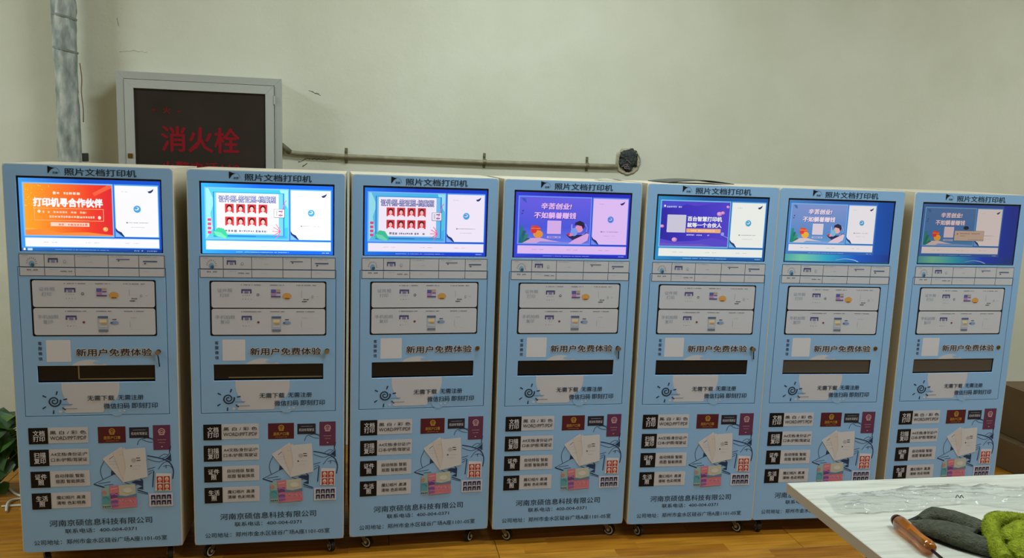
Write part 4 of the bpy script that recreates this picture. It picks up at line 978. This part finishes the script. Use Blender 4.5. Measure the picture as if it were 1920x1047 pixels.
C('front_fold', [([(1.236, 1.606, z+.004), (1.252, 1.590, z+.010), (1.285, 1.548, z+.017), (1.312, 1.510, z+.018), (1.345, 1.466, z+.014), (1.362, 1.440, z+.010)], (.005, .018, .029, .032, .028, .018), 1.0, .62, 24, .16)], M_CHAR, e, iv)
C('back_fold', [([(1.300, 1.622, z+.008), (1.335, 1.624, z+.016), (1.372, 1.594, z+.018), (1.402, 1.552, z+.014), (1.418, 1.530, z+.010)], (.010, .026, .029, .025, .014), 5.0, .66, 24, .16)], M_CHAR, e, iv)
C('valley', [([(1.268, 1.604, z+.008), (1.320, 1.575, z+.012), (1.362, 1.520, z+.013)], (.012, .030, .034), 8.0, .40, 20, .1)], M_CHAR, e, iv)
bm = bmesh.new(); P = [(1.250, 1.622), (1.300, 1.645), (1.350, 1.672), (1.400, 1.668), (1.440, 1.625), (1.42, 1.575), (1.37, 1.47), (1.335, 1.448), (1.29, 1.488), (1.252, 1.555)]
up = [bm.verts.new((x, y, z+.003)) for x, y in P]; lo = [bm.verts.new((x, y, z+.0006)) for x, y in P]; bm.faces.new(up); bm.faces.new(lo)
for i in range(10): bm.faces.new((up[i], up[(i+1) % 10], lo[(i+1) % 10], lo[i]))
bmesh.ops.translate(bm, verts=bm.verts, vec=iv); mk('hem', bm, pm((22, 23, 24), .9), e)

M_GRN = pm((144, 156, 42), .95, spec=.1, bump=1.0, bscale=220, var=.3, vscale=80, name='green_terry')
g = empty('green_towel', (1.50, 1.54, TZ)); tag(g, 'fluffy lime green towel with a curled fold at the right edge of the table', 'towel')
iv = Vector((-1.50, -1.54, -TZ))
rim = C('curled_fold', [([(1.62, 1.520, z+.020), (1.545, 1.550, z+.024), (1.490, 1.568, z+.026), (1.447, 1.562, z+.028), (1.412, 1.532, z+.028), (1.380, 1.488, z+.026), (1.350, 1.440, z+.024), (1.325, 1.385, z+.022)], (.012, .014, .0155, .0165, .017, .017, .017, .017), 2.0, 1.1, 20, .12)], M_GRN, g, iv)
pile = C('pile', [([(1.408, 1.468, z+.012), (1.438, 1.482, z+.022), (1.50, 1.485, z+.026), (1.58, 1.475, z+.026), (1.68, 1.45, z+.02)], (.022, .040, .052, .056, .050), 7.0, .62, 24, .16), ([(1.362, 1.415, z+.012), (1.40, 1.412, z+.022), (1.48, 1.405, z+.026), (1.60, 1.39, z+.024)], (.026, .044, .050, .050), 9.0, .7, 24, .16)], M_GRN, g, iv)
C('grey_back', [([(1.462, 1.596, z+.008), (1.485, 1.598, z+.018), (1.51, 1.585, z+.012)], (.010, .017, .012), 3.0)], M_CHAR, g, iv)
C('underside', [([(1.385, 1.455, z+.006), (1.45, 1.51, z+.008), (1.55, 1.53, z+.008)], (.020, .028, .020), 4.0, .4)], pm((30, 34, 28), .95, spec=.1), g, iv)
def fuzz(src, n, ln, mat, par):
    random.seed(31); me = src.data; polys = list(me.polygons); ws = [p.area for p in polys]; V = []; F = []
    for p in random.choices(polys, ws, k=n):
        vs = [me.vertices[i].co for i in p.vertices]
        if len(vs) > 4: continue
        a, b_ = random.random(), random.random(); c = vs[0].lerp(vs[1], a).lerp(vs[-1].lerp(vs[-2], a), b_)
        nn = (p.normal+Vector((random.uniform(-1, 1), random.uniform(-1, 1), random.uniform(-.6, 1)))*.8).normalized(); s = nn.orthogonal().normalized()*.0006
        i = len(V); V += [c-s, c+s, c+nn*ln*random.uniform(.5, 1.2)]; F.append((i, i+1, i+2))
    m2 = bpy.data.meshes.new('terry_loops'); m2.from_pydata([tuple(v) for v in V], [], F); m2.materials.append(mat); link('terry_loops', m2, par, kind='stuff')
fuzz(rim, 7000, .0042, M_GRN, g); fuzz(pile, 9000, .0045, M_GRN, g)

# ================================================================ CARDBOARD BOXES (right)
M_CARD = pm((108, 88, 60), .85, var=.12, vscale=4, name='cardboard')
def carton(loc, rz, sx, sy, sz, label):
    e = empty('cardboard_box', loc, rz); tag(e, label, 'box')
    bm = bmesh.new(); box(bm, 0, sx, 0, sy, 0, sz-.004, bev=.003); mk('carton', bm, M_CARD, e)
    for a, b in ((0, sy/2-.002), (sy/2+.002, sy)):
        bm = bmesh.new(); box(bm, .001, sx-.001, a, b, sz-.004, sz, bev=.001); mk('flap', bm, M_CARD, e)
    bm = bmesh.new(); (box(bm, -.0008, sx+.0008, sy/2-.024, sy/2+.024, sz, sz+.0006) if sz > .2 else None); (mk('packing_tape', bm, pm((150, 122, 78), .3), e) if sz > .2 else bm.free())
    return e
carton((3.42, 3.28, 0), .05, .75, .62, .16, 'flat brown cardboard box on the floor right of the last kiosk, under another box')
carton((3.46, 3.36, .161), -.02, .60, .50, .27, 'taller brown cardboard box stacked on the flat box right of the last kiosk')

# ================================================================ PLANT AND CABLES (left)
def plant():
    px, py = -1.34, 3.92; e = empty('potted_plant', (px, py, 0)); tag(e, 'trailing green leafy plant on the floor behind the leftmost kiosk', 'plant')
    bm = bmesh.new(); n = 28; R = []
    for z_, r in ((0, .075), (.01, .08), (.17, .105), (.20, .112), (.20, .102), (.165, .098)): R.append([bm.verts.new((r*math.cos(2*pi*k/n), r*math.sin(2*pi*k/n), z_)) for k in range(n)])
    for A, B in zip(R, R[1:]):
        for k in range(n): bm.faces.new((A[k], A[(k+1) % n], B[(k+1) % n], B[k]))
    bm.faces.new(R[0]); bm.faces.new(R[-1]); mk('pot', bm, pm((176, 160, 140), .5), e)
    random.seed(14)
    ms = [pm(c, .4, spec=.4, var=.15, vscale=30, name='leaf_green') for c in ((62, 98, 34), (80, 116, 42), (46, 80, 32))]
    def leaf(c, d, size, roll, m):
        d = d.normalized(); s = d.cross(Vector((0, 0, 1))).normalized(); nn = s.cross(d); s = (s*math.cos(roll)+nn*math.sin(roll)).normalized(); nn = s.cross(d)
        bm = bmesh.new(); prof = [(0, .05), (-.10, .32), (.10, .48), (.35, .46), (.62, .30), (.85, .12), (1.0, 0)]
        mid = [bm.verts.new(c+d*(max(t, 0)*size)-nn*(size*.25*t*t)) for t, w in prof]
        for sg in (-1, 1):
            ed = [bm.verts.new(c+d*(t*size)+s*sg*w*size+nn*(w*size*.25)-nn*(size*.25*t*t)) for t, w in prof[:-1]]
            for i in range(5): bm.faces.new((mid[i], mid[i+1], ed[i+1], ed[i])).smooth = True
            bm.faces.new((mid[5], mid[6], ed[5])).smooth = True
        mk('leaf', bm, m, e)
    spots = []
    for k in range(46):
        x = random.uniform(-.40, -.08); spots.append((x, -.04-random.uniform(0, .12), .37-.31*random.random()-.05*(x+.25 < 0), random.uniform(.085, .125)))
    spots += [(.05, -.1, .38, .12), (.1, .0, .3, .12), (.0, .1, .3, .12), (-.05, .06, .35, .12), (-.20, -.10, .37, .11), (-.22, -.14, .30, .12)]
    for i, (x, y, z_, s) in enumerate(spots):
        c = Vector((x, y, z_)); st = Vector((random.uniform(-.04, .04), random.uniform(-.04, .04), .17))
        bm = bmesh.new(); tube(bm, spline([st, st.lerp(c, .5)+Vector((0, 0, .07)), c], 5), .003, 6); mk('stem', bm, pm((84, 110, 52), .5), e)
        leaf(c, Vector((random.uniform(-.7, .5), random.uniform(-1, -.3), random.uniform(-.9, .3))), s*random.uniform(.8, 1.05), random.uniform(-.6, .6), ms[i % 3])
plant()
MC = pm((205, 205, 196), .45)
def cable(pts, r, lab):
    bm = bmesh.new(); tube(bm, spline(pts, 8), r, 8); o = mk('white_cable', bm, MC); tag(o, lab, 'cable', 'white cables on the floor by the leftmost kiosk')
CZ = .005
cable([(-1.86, 4.10, CZ), (-1.74, 4.01, CZ), (-1.64, 3.919, CZ), (-1.566, 3.833, CZ), (-1.493, 3.756, CZ), (-1.36, 3.69, CZ)], .0055, 'white cable running in from the left edge behind the leftmost kiosk')
cable([(-1.525, 3.646, CZ), (-1.453, 3.651, CZ), (-1.38, 3.655, CZ), (-1.28, 3.66, CZ)], .0055, 'short straight white cable end on the floor at the leftmost kiosk')
cable([(-1.484, 3.590, CZ), (-1.500, 3.640, CZ*3.2), (-1.506, 3.701, CZ*1.6), (-1.470, 3.725, CZ), (-1.40, 3.71, CZ*3.4), (-1.28, 3.74, CZ)], .0055, 'curved white cable crossing over the straight one at the leftmost kiosk')
